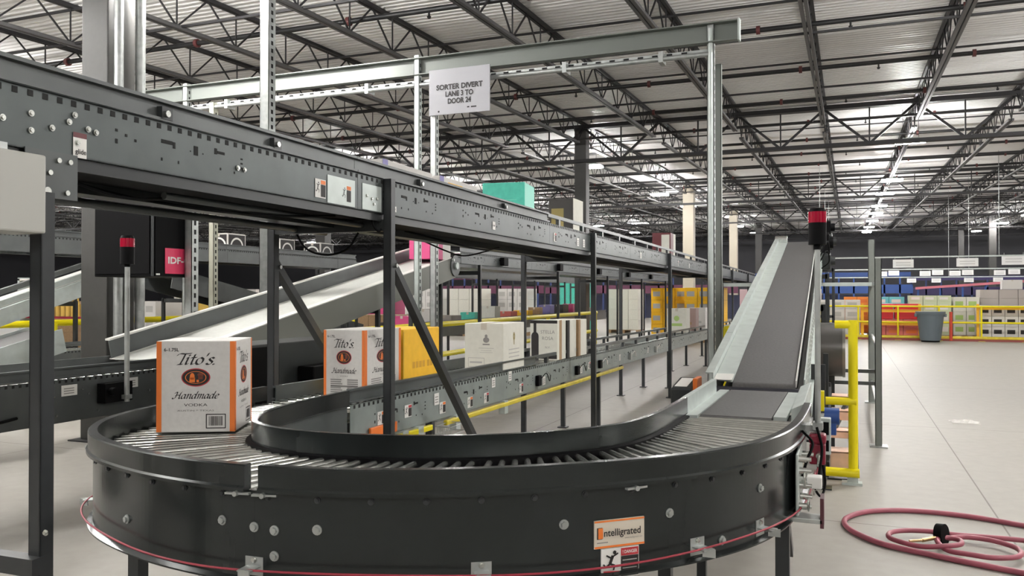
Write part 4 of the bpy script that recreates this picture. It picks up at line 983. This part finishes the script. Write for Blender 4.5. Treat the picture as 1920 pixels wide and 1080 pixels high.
# orange hand terminal on the left of the incline foot
HT = thing('handheld_terminal', 'grey and orange terminal with a lit screen resting left of the incline foot', 'terminal', (-.98, 5.4, .7))
b = MB(); b.box(-1.05, 5.35, .60, -.86, 5.62, .80); b.build('body', POST, HT, bevel=.02)
b = MB(); b.add([(-1.06, 5.34, .90), (-.93, 5.34, .90), (-.90, 5.52, .96), (-1.03, 5.52, .96), (-1.06, 5.34, .80), (-.93, 5.34, .80), (-.90, 5.52, .80), (-1.03, 5.52, .80)], [(0, 1, 2, 3), (4, 5, 1, 0), (5, 6, 2, 1), (6, 7, 3, 2), (7, 4, 0, 3), (4, 7, 6, 5)]); b.build('head', DARK, HT, bevel=.008)
b = MB(); b.add([(-1.04, 5.37, .912), (-.96, 5.37, .912), (-.935, 5.50, .955), (-1.015, 5.50, .955)], [(0, 1, 2, 3)]); b.build('screen', WHITE, HT)
b = MB(); b.box(-.925, 5.38, .86, -.895, 5.56, .965); b.build('orange_trim', ORANGE, HT, bevel=.006)
b = MB(); b.box(-1.0, 5.45, .012, -.95, 5.5, .61); b.box(-1.06, 5.4, 0, -.88, 5.56, .012); b.build('stand_post', POST, HT)
YP = thing('column_protector', 'yellow plastic post protector behind the galvanised strut post', 'guard', (-1.2, 10.6, 0))
b = MB(); b.box(-1.42, 10.4, 0, -1.08, 10.8, 1.12); b.build('shell', YELLOW, YP, bevel=.03)
b = MB(); b.box(-1.425, 10.39, .3, -1.075, 10.81, .36); b.box(-1.425, 10.39, .8, -1.075, 10.81, .86); b.build('strap', YELLOWD, YP)

# ================================================================ HOSE ON THE FLOOR
hz = .018
hp = [(1.8, 5.75), (1.35, 6.02), (1.04, 6.20), (.70, 6.33), (.37, 6.33), (.12, 6.20), (-.01, 5.98), (-.02, 5.78), (.05, 5.60), (.20, 5.42), (.45, 5.30), (.70, 5.20), (.95, 5.12), (1.4, 5.02), (1.9, 5.0)]
b = MB(); b.tube(spline([(x, y, hz) for x, y in hp], 160), .017, 10)
H_ = thing('air_hose', 'long rose-red hose looped on the concrete floor at right', 'hose', (.4, 5.8, 0)); b.build('outer_loop', HOSE, H_)
ip = [(2.0, 5.62), (1.4, 5.66), (.95, 5.74), (.60, 5.72), (.44, 5.74), (.30, 5.69), (.23, 5.60), (.24, 5.48), (.38, 5.38), (.52, 5.37), (.60, 5.44), (.60, 5.53), (.53, 5.55), (.48, 5.47), (.52, 5.36), (.62, 5.32), (.75, 5.30), (.88, 5.38), (.90, 5.54), (.80, 5.66), (.66, 5.69), (.56, 5.62), (.50, 5.52)]
b = MB(); b.tube(spline([(x, y, hz + .022 + (.02 if 8 < i < 14 else 0)) for i, (x, y) in enumerate(ip)], 220), .015, 10); b.build('inner_loop', HOSE, H_)
b = MB(); b.cyl((.50, 5.52, .07), (.40, 5.46, .055), .012, 10); b.cyl((.40, 5.46, .055), (.33, 5.43, .05), .008, 10); b.build('brass_fitting', mat('brass', (.55, .38, .2), .3, .9), H_)
b = MB(); b.cyl((.49, 5.56, .075), (.53, 5.54, .08), .062, 24); b.cyl((.485, 5.565, .075), (.49, 5.56, .075), .03, 18); b.build('hose_stopper', BLACK, H_, bevel=.006)
# crumpled scrap on the floor
b = MB(); rr = random.Random(9); vs = []
for j in range(5):
    for i in range(7): vs.append((1.12 + i * .05 + rr.uniform(-.015, .015), 10.98 + j * .05 + rr.uniform(-.015, .015), rr.uniform(.005, .05) if 0 < i < 6 and 0 < j < 4 else .003))
b.add(vs, [(j * 7 + i, j * 7 + i + 1, j * 7 + i + 8, j * 7 + i + 7) for j in range(4) for i in range(6)]); tag(b.build('paper_scrap', WCART), 'crumpled pale scrap lying alone on the open floor at right', 'scrap')

# ================================================================ BIN, FENCE AND GOODS AT THE RIGHT REAR
BN = thing('waste_bin', 'large blue-grey round waste bin in front of the yellow fence', 'bin', (2.44, 29.7, 0))
b = MB(); b.cyl((2.44, 29.7, .05), (2.44, 29.7, .90), .30, 28, .40); b.build('barrel', BIN, BN, bevel=.01)
b = MB(); b.cyl((2.44, 29.7, .88), (2.44, 29.7, .97), .43, 28, .44); b.build('rim', BIN, BN, bevel=.01)
b = MB(); b.box(1.98, 29.6, .80, 2.06, 29.8, .90); b.box(2.82, 29.6, .80, 2.90, 29.8, .90); b.build('handle', BIN, BN, bevel=.01)
b = MB(); b.cyl((2.44, 29.7, 0), (2.44, 29.7, .06), .27, 20); b.build('base', BLACK, BN)
FE = thing('safety_fence', 'yellow tube fence with three rails across the far end of the open floor', 'fence', (4, 30.5, 0))
for z in (1.12, .60, .10):
    b = MB(); b.cyl((-1.0, 30.5, z), (14, 30.5, z), .032 if z > .2 else .06, 10); b.build('rail', YELLOW if z > .2 else YELLOWD, FE)
b = MB(); b.box(-1, 30.42, 0, 14, 30.46, .07); b.build('red_kick_strip', mat('dull_red', (.25, .05, .04), .5), FE)
for k in range(13):
    b = MB(); b.cyl((-.9 + k * 1.22, 30.5, .012), (-.9 + k * 1.22, 30.5, 1.14), .03, 10); p_ = b.build('post', YELLOW, FE)
    b = MB(); b.box(-1.0 + k * 1.22, 30.4, 0, -.8 + k * 1.22, 30.6, .012); b.build('base_plate', YELLOWD, p_)
b = MB(); b.cyl((3.1, 30.44, .012), (3.1, 30.44, .95), .05, 10); b.build('red_post', mat('post_red', (.55, .06, .03), .5), FE)
def goods(x, y, w, d, layers, m, label, rows=2, printm=None, group=None, pal=True):
    """cartons on a pallet: every carton its own thing"""
    if pal:
        r = thing('pallet', 'wooden pallet under the %s cartons%s' % (label.split(' carton')[0], ' behind the conveyors' if 'far pallet' in label else ' behind the yellow fence'), 'pallet', (x, y, 0), 0, 'pallets under the %s cartons' % label.split(' carton')[0])
        for k in range(5): b = MB(); b.box(x - w / 2, y - d / 2 + k * d / 4.6, .11, x + w / 2, y - d / 2 + k * d / 4.6 + .1, .13); b.build('deck_board', KRAFT, r)
        for xx in (x - w / 2, x - .05, x + w / 2 - .1): b = MB(); b.box(xx, y - d / 2, 0, xx + .1, y + d / 2, .11); b.build('stringer', KRAFT, r)
    z = .132 if pal else 0; cw = w / rows
    for l, h in enumerate(layers):
        for k in range(rows):
            x1 = x - w / 2 + (k + 1) * cw - .006
            c_ = carton('carton', label, (x1, y - d / 2, z + .001), cw - .012, d, h - .004, 0, m, group or label, tape=False)
            if printm:
                b = MB(); flat(b, (-cw + .012, 0, 0), FX, FZ, cw * .15, h * .3, cw * .75, h * .7, .002); b.build('print', printm, c_)
        z += h
GI = MATS['dull_yellow']
goods(-.35, 31.6, 1.5, 1.0, [.5, .4, .3], WCART, 'white carton stacked behind the fence, right beside the grey post frame', 3, INKLG)
goods(.30, 33.2, .9, .9, [.5, .5, .3], mat('orange_board', (.85, .25, .03), .55), 'orange carton piled behind the fence beside the grey post frame', 2, ORANGE)
goods(1.35, 32.9, 1.0, .9, [.5, .5, .3], mat('sky_board', (.15, .55, .6), .5), 'sky-blue carton stacked behind the red totes', 2, WHITE)
goods(1.45, 31.3, 1.6, .9, [.28, .26], mat('pale_red_board', (.65, .16, .13), .55), 'reddish carton under the red totes behind the fence', 3, ORANGE)
for k in range(2):
    r = thing('storage_tote', 'bright red plastic tote on the shelf behind the fence, %s one' % ('left', 'right')[k], 'tote', (1.05 + k * .78, 31.2, .95))
    x = 1.05 + k * .78
    b = MB(); b.box(x - .37, 30.9, .69, x + .37, 31.5, 1.17); b.build('body', REDBIN, r, bevel=.03)
    b = MB(); b.box(x - .39, 30.88, 1.12, x + .39, 31.52, 1.20); b.build('rim', REDBIN, r, bevel=.01)
goods(2.6, 32.2, 1.3, .9, [.4, .35, .4, .2], mat('pale_green_board', (.55, .62, .42), .55), 'pale green and white bag-like carton behind the waste bin', 3, WHITE)
goods(3.72, 32.4, .8, .9, [.4, .4, .5], CREAMC, 'cream carton in the pile right of the waste bin', 2, MATS['green_ink'])
goods(4.7, 31.4, 1.5, 1.0, [.34, .34, .34], WCART, 'black-banded white carton behind the fence, right of the red post', 4, INK)
goods(5.02, 32.8, 1.7, 1.0, [.45, .45, .35, .3], mat('tan_grey_board', (.42, .38, .35), .6), 'grey-tan carton on the tall pile behind the black-banded cartons', 3, None)
carton('carton', 'single white carton on top of the grey-tan pile', (5.45, 32.4, 1.69), .6, .4, .32, 0, WCART)
goods(7.9, 31.6, 2.6, 1.1, [.42, .42, .42, .30], mat('rosy_board', (.55, .50, .46), .6), 'pale carton in the wide stack at the far right behind the fence', 4, INKLG)
# yellow pallet rack behind the fence
RK = thing('pallet_rack', 'yellow-orange beam rack behind the fence', 'rack', (4, 31, 0))
for x in (.45, 2.2, 3.9, 6.1):
    b = MB(); b.box(x - .04, 30.64, .012, x + .04, 30.70, 1.2); b.build('upright', mat('orange_yellow', (.80, .42, .01), .45), RK)
for z in (.48, .92):
    b = MB(); b.box(.45, 30.66, z, 2.2, 30.70, z + .10); b.box(3.9, 30.66, z + .1, 6.1, 30.70, z + .20) if z > .5 else None; b.build('beam', MATS['orange_yellow'], RK)
for k, x in enumerate((6.1, 6.45)):
    b = MB(); b.cyl((x, 30.9, 0), (x, 30.9, .75), .16, 16, .13); b.cyl((x, 30.9, .75), (x, 30.9, .9), .05, 12)
    tag(b.build('safety_barrel', MATS['orange_yellow']), 'yellow-orange barrel post behind the fence, %s one' % ('left', 'right')[k], 'barrel')
# hanging aisle signs on cables
sig = [(1.9, 34, 2.66, .70, .30), (4.0, 34, 2.68, .70, .30), (5.45, 34, 2.74, .74, .34)]
sig2 = [(1.45, 42, 2.47), (1.95, 41.95, 2.50), (3.25, 42, 2.47), (3.75, 41.95, 2.51), (4.45, 42, 2.47), (4.95, 41.95, 2.5), (6.2, 42, 2.48), (6.75, 42, 2.52)]
sig3 = [(3.2, 50, 2.28), (4.4, 50, 2.28), (5.95, 50, 2.29), (7.3, 50, 2.3)]
def hang_sign(x, y, z, w_, h_, label, grp):
    r = thing('aisle_sign', label, 'sign', (x, y, z), 0, grp)
    b = MB(); b.box(x - w_ / 2, y, z - h_ / 2, x + w_ / 2, y + .02, z + h_ / 2); b.build('board', mat('aisle_sign_white', (.85, .85, .85), .4), r)
    b = MB()
    for q in range(2): flat(b, (x - w_ / 2, y - .002, z - h_ / 2), FX, FZ, w_ * .15, h_ * (.25 + .3 * q), w_ * .85, h_ * (.38 + .3 * q))
    b.build('printed_lines', mat('faint_sign_ink', (.62, .62, .62), .5), r)
    b = MB(); b.cyl((x - w_ * .4, y + .01, z + h_ / 2), (x - w_ * .4, y + .01, z + h_ / 2 + .09), .008, 6); b.cyl((x + w_ * .4, y + .01, z + h_ / 2), (x + w_ * .4, y + .01, z + h_ / 2 + .09), .008, 6); b.build('hook', GALV, r)
for i, (x, y, z, a, h_) in enumerate(sig): hang_sign(x, y, z, a, h_, ['largest front white aisle sign, left of the row', 'largest front white aisle sign, middle of the row', 'largest front white aisle sign, right end of the row'][i], None)
for x, y, z in sig2: hang_sign(x, y, z, .45, .22, 'white aisle sign hanging in the second row over the far aisle', 'second row of aisle signs')
for x, y, z in sig3: hang_sign(x, y, z, .45, .22, 'small white aisle sign hanging in the farthest row', 'farthest row of aisle signs')
for y, z, lab in ((34, 2.90, 'pale bar carrying the front row of aisle signs'), (42, 2.67, 'thin bar carrying the second row of aisle signs'), (50, 2.46, 'thin bar carrying the farthest row of aisle signs')):
    r = thing('sign_bar', lab, 'bar', (0, y, z)); b = MB(); b.bar((-2, y + .01, z), (20, y + .01, z), .05, .05); b.build('bar', GALVP, r)
    b = MB()
    for x in (-1, 5, 11, 17): b.cyl((x, y + .01, z), (x, y + .01, roofz(y)), .01, 6)
    b.build('drop_wire', GALV, r)
# far pick module: blue and purple structures
for k, (x0, x1, y, z0, z1, m, lab) in enumerate(((-6, 3.8, 58, 1.6, 3.0, BLUE, 'bright blue pick module deck far behind the fence, left part'), (3.9, 22, 62, 1.5, 2.8, PURPLE, 'long violet-blue pick module far behind the fence'), (-30, -6.2, 52, 1.6, 2.9, mat('magenta_rack', (.12, .03, .07), .5), 'dark magenta pick module far behind the conveyors'))):
    r = thing('pick_module', lab, 'racking', ((x0 + x1) / 2, y, 0))
    b = MB(); b.box(x0, y, z0, x1, y + .12, z0 + (z1 - z0) * .4); b.build('deck_beam', m, r)
    b = MB(); b.box(x0, y + 2, z1 - .3, x1, y + 2.1, z1); b.build('upper_beam', m, r)
    b = MB(); x = x0
    while x < x1: b.box(x, y, 0, x + .1, y + .1, z1 - .3); x += .9
    b.build('upright', mat('navy_upright', (.03, .05, .16), .5) if k else BLUE, r)
    b = MB(); b.box(x0, y + 1.2, .02, x1, y + 1.3, 1.5); b.build('back_panel', mat('navy_panel', (.03, .035, .07), .6), r)
b = MB(); b.bar((3.8, 56, 1.9), (12.5, 56, 2.5), .12, .14); r = thing('pink_conveyor_rail', 'reddish-pink sloping rail in front of the violet pick module', 'rail', (8, 56, 0)); b.build('rail', mat('rose_metal', (.55, .16, .2), .4), r)
b = MB()
for k in range(8): b.box(3.9 + k * 1.2, 56.1, 0, 4.0 + k * 1.2, 56.2, 1.85 + .07 * k)
b.build('post', BLUE, r)

# ================================================================ BACKGROUND CONVEYORS AT LEFT AND CENTRE
KC = line_conveyor('background_conveyor', 'dark roller conveyor level with the curve, passing in front of the grey column at left', (-5.00, 3.2, 0), SY, -2.6, 2.0, 1.0, .62, .60, roller_rng=(-2.5, 1.9), solid_to=9, frame_m=FRAMED, rail_m=FRAMED, pattern=False)
for y in (-2.2, .2):
    for x in (-.55, -.05): b = MB(); b.box(x, y, 0, x + .045, y + .045, .62); b.build('post', POST, KC, local=True)
for y, z in ((-.6, .86), (.75, .80), (.95, .80), (1.5, .8)): lsticker(KC, y, z, .13, .075, 'lab')
rr = random.Random(11)
for k in range(22):
    y, z = rr.uniform(-.2, 1.9), rr.uniform(.66, .88); b = MB(); b.cyl((.002, y, z), (.010, y, z), .008, 6); b.build('bolt', CHROME, KC, local=True)
b = MB(); b.box(.002, 1.25, .72, .08, 1.5, .86); b.cyl((.08, 1.3, .8), (.12, 1.3, .8), .03, 10); b.build('sensor_box', BLACK, KC, local=True)
for y in (-1.55, -1.15):
    b = MB(); b.cyl((.002, y, .72), (.07, y, .72), .05, 16); b.build('yellow_knob', YELLOW, KC, local=True)
b = MB(); b.tube(spline([(.02, -1.0, .63), (.12, -.5, .55), (.10, .1, .66), (.02, .6, .7)], 24), .010, 8); b.tube(spline([(.05, -1.3, .3), (.25, -.7, .12), (.3, -.2, .25), (.1, 0, .55)], 24), .012, 8); b.build('cable', BLACK, KC, local=True)
b = MB(); b.box(.05, -1.35, .28, .3, -.75, .48); b.box(.1, -.75, .32, .28, -.55, .46); b.build('drive_motor', BLACK, KC, local=True, bevel=.02)
I2 = thing('incline_conveyor', 'long incline conveyor with bright side strips rising behind the cartons', 'conveyor', (-5.05, 5.1, 1.0)); I2.rotation_euler = (math.radians(10.9), 0, SY)
for s, x in ((-1, 0), (1, -.6)):
    b = MB(); b.box(min(x, x + s * .01), 0, -.32, max(x, x + s * .01), 5.6, -.03); b.build('side_frame', mat('green_grey_dull', (.17, .175, .155), .5), I2, local=True)
    b = MB(); b.box(min(x, x + s * .09), 0, -.028, max(x, x + s * .09), 5.6, -.018); b.build('bright_strip', WHITE, I2, local=True)
    if s > 0:
        b = MB(); xx = x + .05; b.box(xx, 0, -.02, xx + .01, 5.6, .13); b.build('guard_rail', FRAMED, I2, local=True)
        b = MB(); b.box(xx - .03, 0, .13, xx + .02, 5.6, .145); b.build('rail_cap', WHITE, I2, local=True)
b = MB(); b.box(-.51, 0, -.03, -.09, 5.6, -.02); b.build('belt', mat('worn_white_belt', (.55, .56, .53), .45, var=.05), I2, local=True)
b = MB(); b.cyl((-.6, 5.6, -.15), (0.02, 5.6, -.15), .15, 22); b.build('end_drum', FRAMED, I2, local=True)
b = MB(); b.cyl((.02, 5.6, -.15), (.05, 5.6, -.15), .05, 12); b.cyl((.02, 5.5, -.05), (.05, 5.5, -.05), .02, 8); b.build('bearing', GALVP, I2, local=True)
pk = carton('pink_carton', 'magenta and white carton near the top of the long incline behind the posts', (-5.16, 9.95, 1.985), .36, .55, .36, SY, PINK, tape=False)
b = MB(); flat(b, (0, 0, 0), SX, FZ, .30, .0, .55, .36); b.build('white_panel', WCART, pk)
U3 = line_conveyor('background_conveyor', 'second high conveyor running parallel behind the long upper conveyor', (-5.15, 10.8, 0), SY, 0, 17, 2.20, 1.95, .65, solid_to=20, pattern=True, roller_rng=(0, .1), frame_m=FRAME)
leg_pair(U3, [.6, 4.5, 8.4, 12.3, 16], .65, 1.95, 1.80, m=POST)
b = MB(); sbox(b, -.6, -.02, 0, 17, 1.90, 1.94); b.build('bottom_pan', DARK, U3, local=True)
for k in range(5): b = MB(); b.box(.01, 1.5 + 3 * k, 1.97, .08, 1.7 + 3 * k, 2.1); b.build('sensor_box', BLACK, U3, local=True, bevel=.01)
U4 = line_conveyor('background_conveyor', 'third high conveyor, farthest behind, seen between the tall posts', (-8.4, 14, 0), SY, 0, 16, 2.15, 1.92, .65, solid_to=20, holes=False, pattern=False, roller_rng=(0, .1), frame_m=FRAMED)
leg_pair(U4, [.2, 3, 6, 9, 12, 15], .65, 1.92, 1.75, m=DARK)
U2 = line_conveyor('background_conveyor', 'high conveyor passing behind the black cabinet at left', (-8.72, 9.2, 0), SY, -5.2, 4.6, 2.27, 1.99, .60, solid_to=20, holes=True, pattern=False, roller_rng=(-5, 4.5), frame_m=FRAMED)
leg_pair(U2, [-4.8, 4.2], .6, 1.99, 1.85, m=DARK)
DC = thing('decline_conveyor', 'dark conveyor sloping down behind the galvanised posts at left', 'conveyor', (-9.6, 9.9, 1.9)); DC.rotation_euler = (math.radians(-11), 0, 0)
for x in (0, -.6):
    b = MB(); b.box(x - .01, 0, -.3, x, 5.5, .02); b.build('side_frame', FRAMED, DC, local=True)
b = MB(); b.box(-.59, 0, -.05, -.02, 5.5, -.03); b.build('belt', BELT, DC, local=True)
b = MB(); b.box(-.002, 2, -.18, .002, 2.3, -.10); b.build('label_sticker', WHITE, DC, local=True)
I3 = thing('incline_conveyor', 'pale steel incline conveyor at the far left, behind the near dark posts', 'conveyor', (-9.5, 5.0, .76)); I3.rotation_euler = (math.radians(17), 0, SY)
for s, x in ((-1, 0), (1, -.6)):
    b = MB(); b.box(x - .005, -1, -.26, x + .005, 4.2, -.07); b.build('side_frame', GALVP, I3, local=True)
    b = MB(); b.box(x - .04, -1, -.07, x + .01, 4.2, -.055); b.box(x - .01, -1, .04, x + .04, 4.2, .05); b.box(x - .012, -1, -.03, x - .004, 4.2, .04); b.build('guard_rail', GALVP if s < 0 else FRAMED, I3, local=True)
b = MB(); b.box(-.55, -1, -.05, -.05, 4.2, -.04); b.build('belt', WHITE, I3, local=True)
I4 = thing('incline_conveyor', 'lower pale incline conveyor at the far left below the yellow rail', 'conveyor', (-7.05, 4.6, .85)); I4.rotation_euler = (math.radians(13), 0, SY)
b = MB(); b.box(-.5, -1, -.2, -.49, 1.3, .03); b.box(-.01, -1, -.2, 0, 1.3, .03); b.build('side_frame', GALVP, I4, local=True)
b = MB(); b.box(-.49, -1, -.02, -.01, 1.3, 0); b.build('belt', BELT, I4, local=True)
# stands beneath the background inclines so they rest on the floor
for x0, x1, y, z, lab in ((-5.6, -5.12, 6.3, .88, 'grey leg frame under the low end of the long incline'), (-5.68, -5.2, 8.6, 1.35, 'grey leg frame under the middle of the long incline'), (-5.72, -5.25, 10.35, 1.68, 'grey leg frame under the top of the long incline'),
                          (-10.08, -9.6, 5.2, .5, 'leg frame under the near part of the pale left incline'), (-10.14, -9.66, 8.2, 1.42, 'leg frame under the high part of the pale left incline'), (-7.53, -7.08, 5.0, .70, 'leg frame under the lower pale incline'),
                          (-10.2, -9.65, 10.3, 1.45, 'leg frame under the high end of the dark decline conveyor'), (-10.2, -9.65, 14.4, .65, 'leg frame under the low end of the dark decline conveyor')):
    stand(x0, x1, y, z, lab)
# long low belt conveyor with rollers behind the yellow rail (left middle)
M1 = line_conveyor('background_conveyor', 'low roller conveyor behind the yellow rail, left of the column', (-8.80, 6.8, 0), SY, -2.2, 5.5, .90, .62, .44, roller_rng=(-2.1, 3.5), solid_to=0, holes=True, pattern=False, frame_m=FRAMED)
for y in (-2, 0, 3, 5.2):
    for x in (-.05, -.43): b = MB(); b.box(x, y, 0, x + .045, y + .045, .62); b.build('post', POST, M1, local=True)
# strip of dark machines behind lower conveyor
DM = thing('conveyor_drive_cabinet', 'black drive cabinet with a warning label behind the left end of the lower conveyor', 'cabinet', (-4.2, 4.9, 0))
b = MB(); b.box(-4.35, 4.75, .05, -3.95, 6.35, 1.14); b.build('body', DARK, DM, bevel=.01)
b = MB(); b.box(-3.95, 4.78, .08, -3.945, 5.12, 1.12); b.box(-4.3, 4.7, 0, -4.0, 5.1, .05); b.build('door', BLACK, DM)
warn_sticker(DM, (-3.944, 5.95, .88), SX, FZ, .2, .14, INKRED)
b = MB(); b.box(-3.95, 5.35, .3, -3.80, 5.85, .95); b.cyl((-3.80, 5.6, .6), (-3.72, 5.6, .6), .12, 20); b.build('gearbox', BLACK, DM, bevel=.01)
# yellow rails
def yrail(name, label, pts, z, posts, r_=.04, z2=None):
    r = thing(name, label, 'rail', (*pts[0], 0)); b = MB(); b.tube([(x, y, z) for x, y in pts], r_, 10); b.build('rail', YELLOW, r)
    if z2: b = MB(); b.tube([(x, y, z2) for x, y in pts], r_, 10); b.build('rail', YELLOW, r)
    for x, y in posts:
        b = MB(); b.cyl((x, y, 0), (x, y, z), r_, 10); b.build('post', YELLOW, r)
    return r
yrail('guard_rail', 'bright yellow guard rail crossing behind the grey column at left', [(-10.9, 5.6), (-11.2, 17.5)], 1.08, [(-10.92, 6.5), (-10.98, 8.95), (-11.05, 11.5), (-11.12, 14.4), (-11.2, 17.4)], .05)
yrail('guard_rail', 'long yellow guard rail running behind the cartons of the lower conveyor', [(-5.97, 9.3), (-6.25, 21.5)], 1.03, [(-6.0, 11), (-6.1, 14), (-6.2, 17.5), (-6.25, 21.4)], .045, .55)
b = MB(); b.box(-5.90, 9.4, .90, -5.86, 10.7, 1.00); tag(b.build('yellow_side_strip', YELLOWD), 'flat dull yellow strip along the guard rail behind the cartons', 'strip')
bpk = []
for k, (x, y) in enumerate([(-8.85, 6.0), (-8.9, 9.5)]):
    c_ = carton('brown_bag_carton', ['brown wrapped parcel under the yellow rail left of the column', 'brown parcel on the low conveyor behind the column'][k], (x, y, .825), .30, .4, .22, SY, KRAFT)
# arc-printed cartons on the high left conveyor
for k, y in enumerate((8.7, 10.2, 11.5, 12.7)):
    c_ = carton('whiskey_carton', 'white carton with a black arched print, %s of four on the high left conveyor' % ('nearest', 'second', 'third', 'farthest')[k], (-8.79 - .022 * (y - 8.7), y, 2.192), .36, .42, .26, SY, WCART)
    for (O, X, W) in (((-.36, 0, 0), FX, .36), ((0, 0, 0), SX, .42)):
        b = MB(); flat(b, O, X, FZ, .02, .01, W - .02, .24); pn = b.build('black_panel', INK, c_)
        b = MB(); disc(b, O, X, FZ, W / 2, .06, .15, .14, 24, .0012, inner=.8); b.build('arch_print', WHITE, pn); 
        b = MB(); flat(b, O, X, FZ, .02, .01, W - .02, .07, .0016); b.build('lower_band', INK, pn)
# misc cartons riding the mid conveyors
rr = random.Random(21)
cols = [('white', WCART), ('cream', CREAMC), ('kraft brown', KRAFT), ('magenta', PINK), ('teal', TEAL), ('yellow', YCART), ('dark', DBROWN), ('grey-tan', MATS['tan_grey_board']), ('red', MATS['pale_red_board']), ('violet', MATS['violet_print'])]
M2 = line_conveyor('background_conveyor', 'low conveyor with small coloured cartons behind the long yellow rail', (-7.2, 13, 0), SY, 0, 14, 1.0, .7, .7, roller_rng=(0, 6), solid_to=30, holes=False, pattern=False, frame_m=FRAMED)
for y in (0.5, 6, 12): 
    for x in (-.1, -.65): b = MB(); b.box(x, y, 0, x + .05, y + .05, .7); b.build('post', POST, M2, local=True)
y = 13.3; k = 0
while y < 26:
    nm, m = cols[(k * 7 + 3) % len(cols)]
    h = rr.uniform(.16, .34); c_ = carton('carton', '%s carton riding the low conveyor behind the long yellow rail' % nm, (-7.35 - .0217 * (y - 13), y, .925), rr.uniform(.3, .4), rr.uniform(.3, .5), h, SY + rr.uniform(-.1, .1), m, '%s cartons on the low rear conveyor' % nm)
    y += rr.uniform(.75, 1.3); k += 1
# stacks of goods far behind the conveyors
k = 0
for (x, y, w_, n, m, nm) in [(-4.2, 27, 1.2, 4, YCART, 'yellow'), (-5.5, 28, 1.2, 4, YCART, 'yellow'), (-2.6, 29, 1.2, 3, WCART, 'white'), (-8.2, 32.5, 1.2, 4, CREAMC, 'cream'), (-9.9, 31.5, 1.2, 5, TEAL, 'teal'), (-11.5, 29, 1.2, 4, WCART, 'white'), (-13, 28, 1.3, 4, CREAMC, 'cream'),
                          (-14.8, 28, 1.3, 4, WCART, 'white'), (-16.6, 28, 1.3, 3, PINK, 'magenta'), (-18.4, 28, 1.3, 4, WCART, 'white'), (-20.5, 28, 1.3, 3, MATS['orange_board'], 'orange'), (-23, 28, 1.3, 4, WCART, 'white'), (-26, 28, 1.3, 4, CREAMC, 'cream'), (-12.5, 21, 1.2, 2, KRAFT, 'brown'),
                          (-15, 17, 1.2, 3, mat('amber_board', (.5, .33, .06), .55), 'amber'), (-17.2, 17, 1.2, 3, WCART, 'white'), (-19.5, 16, 1.2, 3, KRAFT, 'brown'), (-1.6, 34, 1.3, 4, WCART, 'white'), (-3.4, 35, 1.3, 4, mat('pinkish_board', (.62, .45, .48), .6), 'pinkish')]:
    k += 1
    where = ['left', 'right'][x > -8]
    goods(x, y, w_, 1.0, [.40] * n, m, '%s carton on a far pallet stack behind the conveyors, %s of the far column' % (nm, where), 3, INKLG if nm in ('white', 'yellow') else None)
# ladder-like bottle rack behind the cabinet
BR = thing('bottle_rack', 'shelf rack with upright yellowish bottles seen below the black cabinet', 'rack', (-11, 9.5, 0))
for z in (.3, 1.1, 1.75):
    b = MB(); b.box(-13.4, 10.2, z, -11.35, 10.6, z + .03); b.build('shelf', WHITE if z > 1.5 else RED, BR)
for x in (-13.4, -11.4):
    b = MB(); b.box(x, 10.2, 0, x + .05, 10.6, 1.8); b.build('upright', GALVP, BR)
B0 = None
for k in range(16):
    x = -13.25 + k * .118
    if B0 is None:
        b = MB(); b.cyl((0, 0, 0), (0, 0, .20), .04, 12); b.cyl((0, 0, .20), (0, 0, .26), .04, 12, .014); b.cyl((0, 0, .26), (0, 0, .34), .014, 10); B0 = b.build('bottle', mat('amber_glass', (.5, .33, .08), .2)); B0.location = (x, 10.4, 1.131)
        tag(B0, 'small amber bottle standing on the rack below the black cabinet', 'bottle', 'bottles on the rack')
    else:
        c_ = B0.copy(); COL.objects.link(c_); c_.location = (x, 10.4, 1.131)
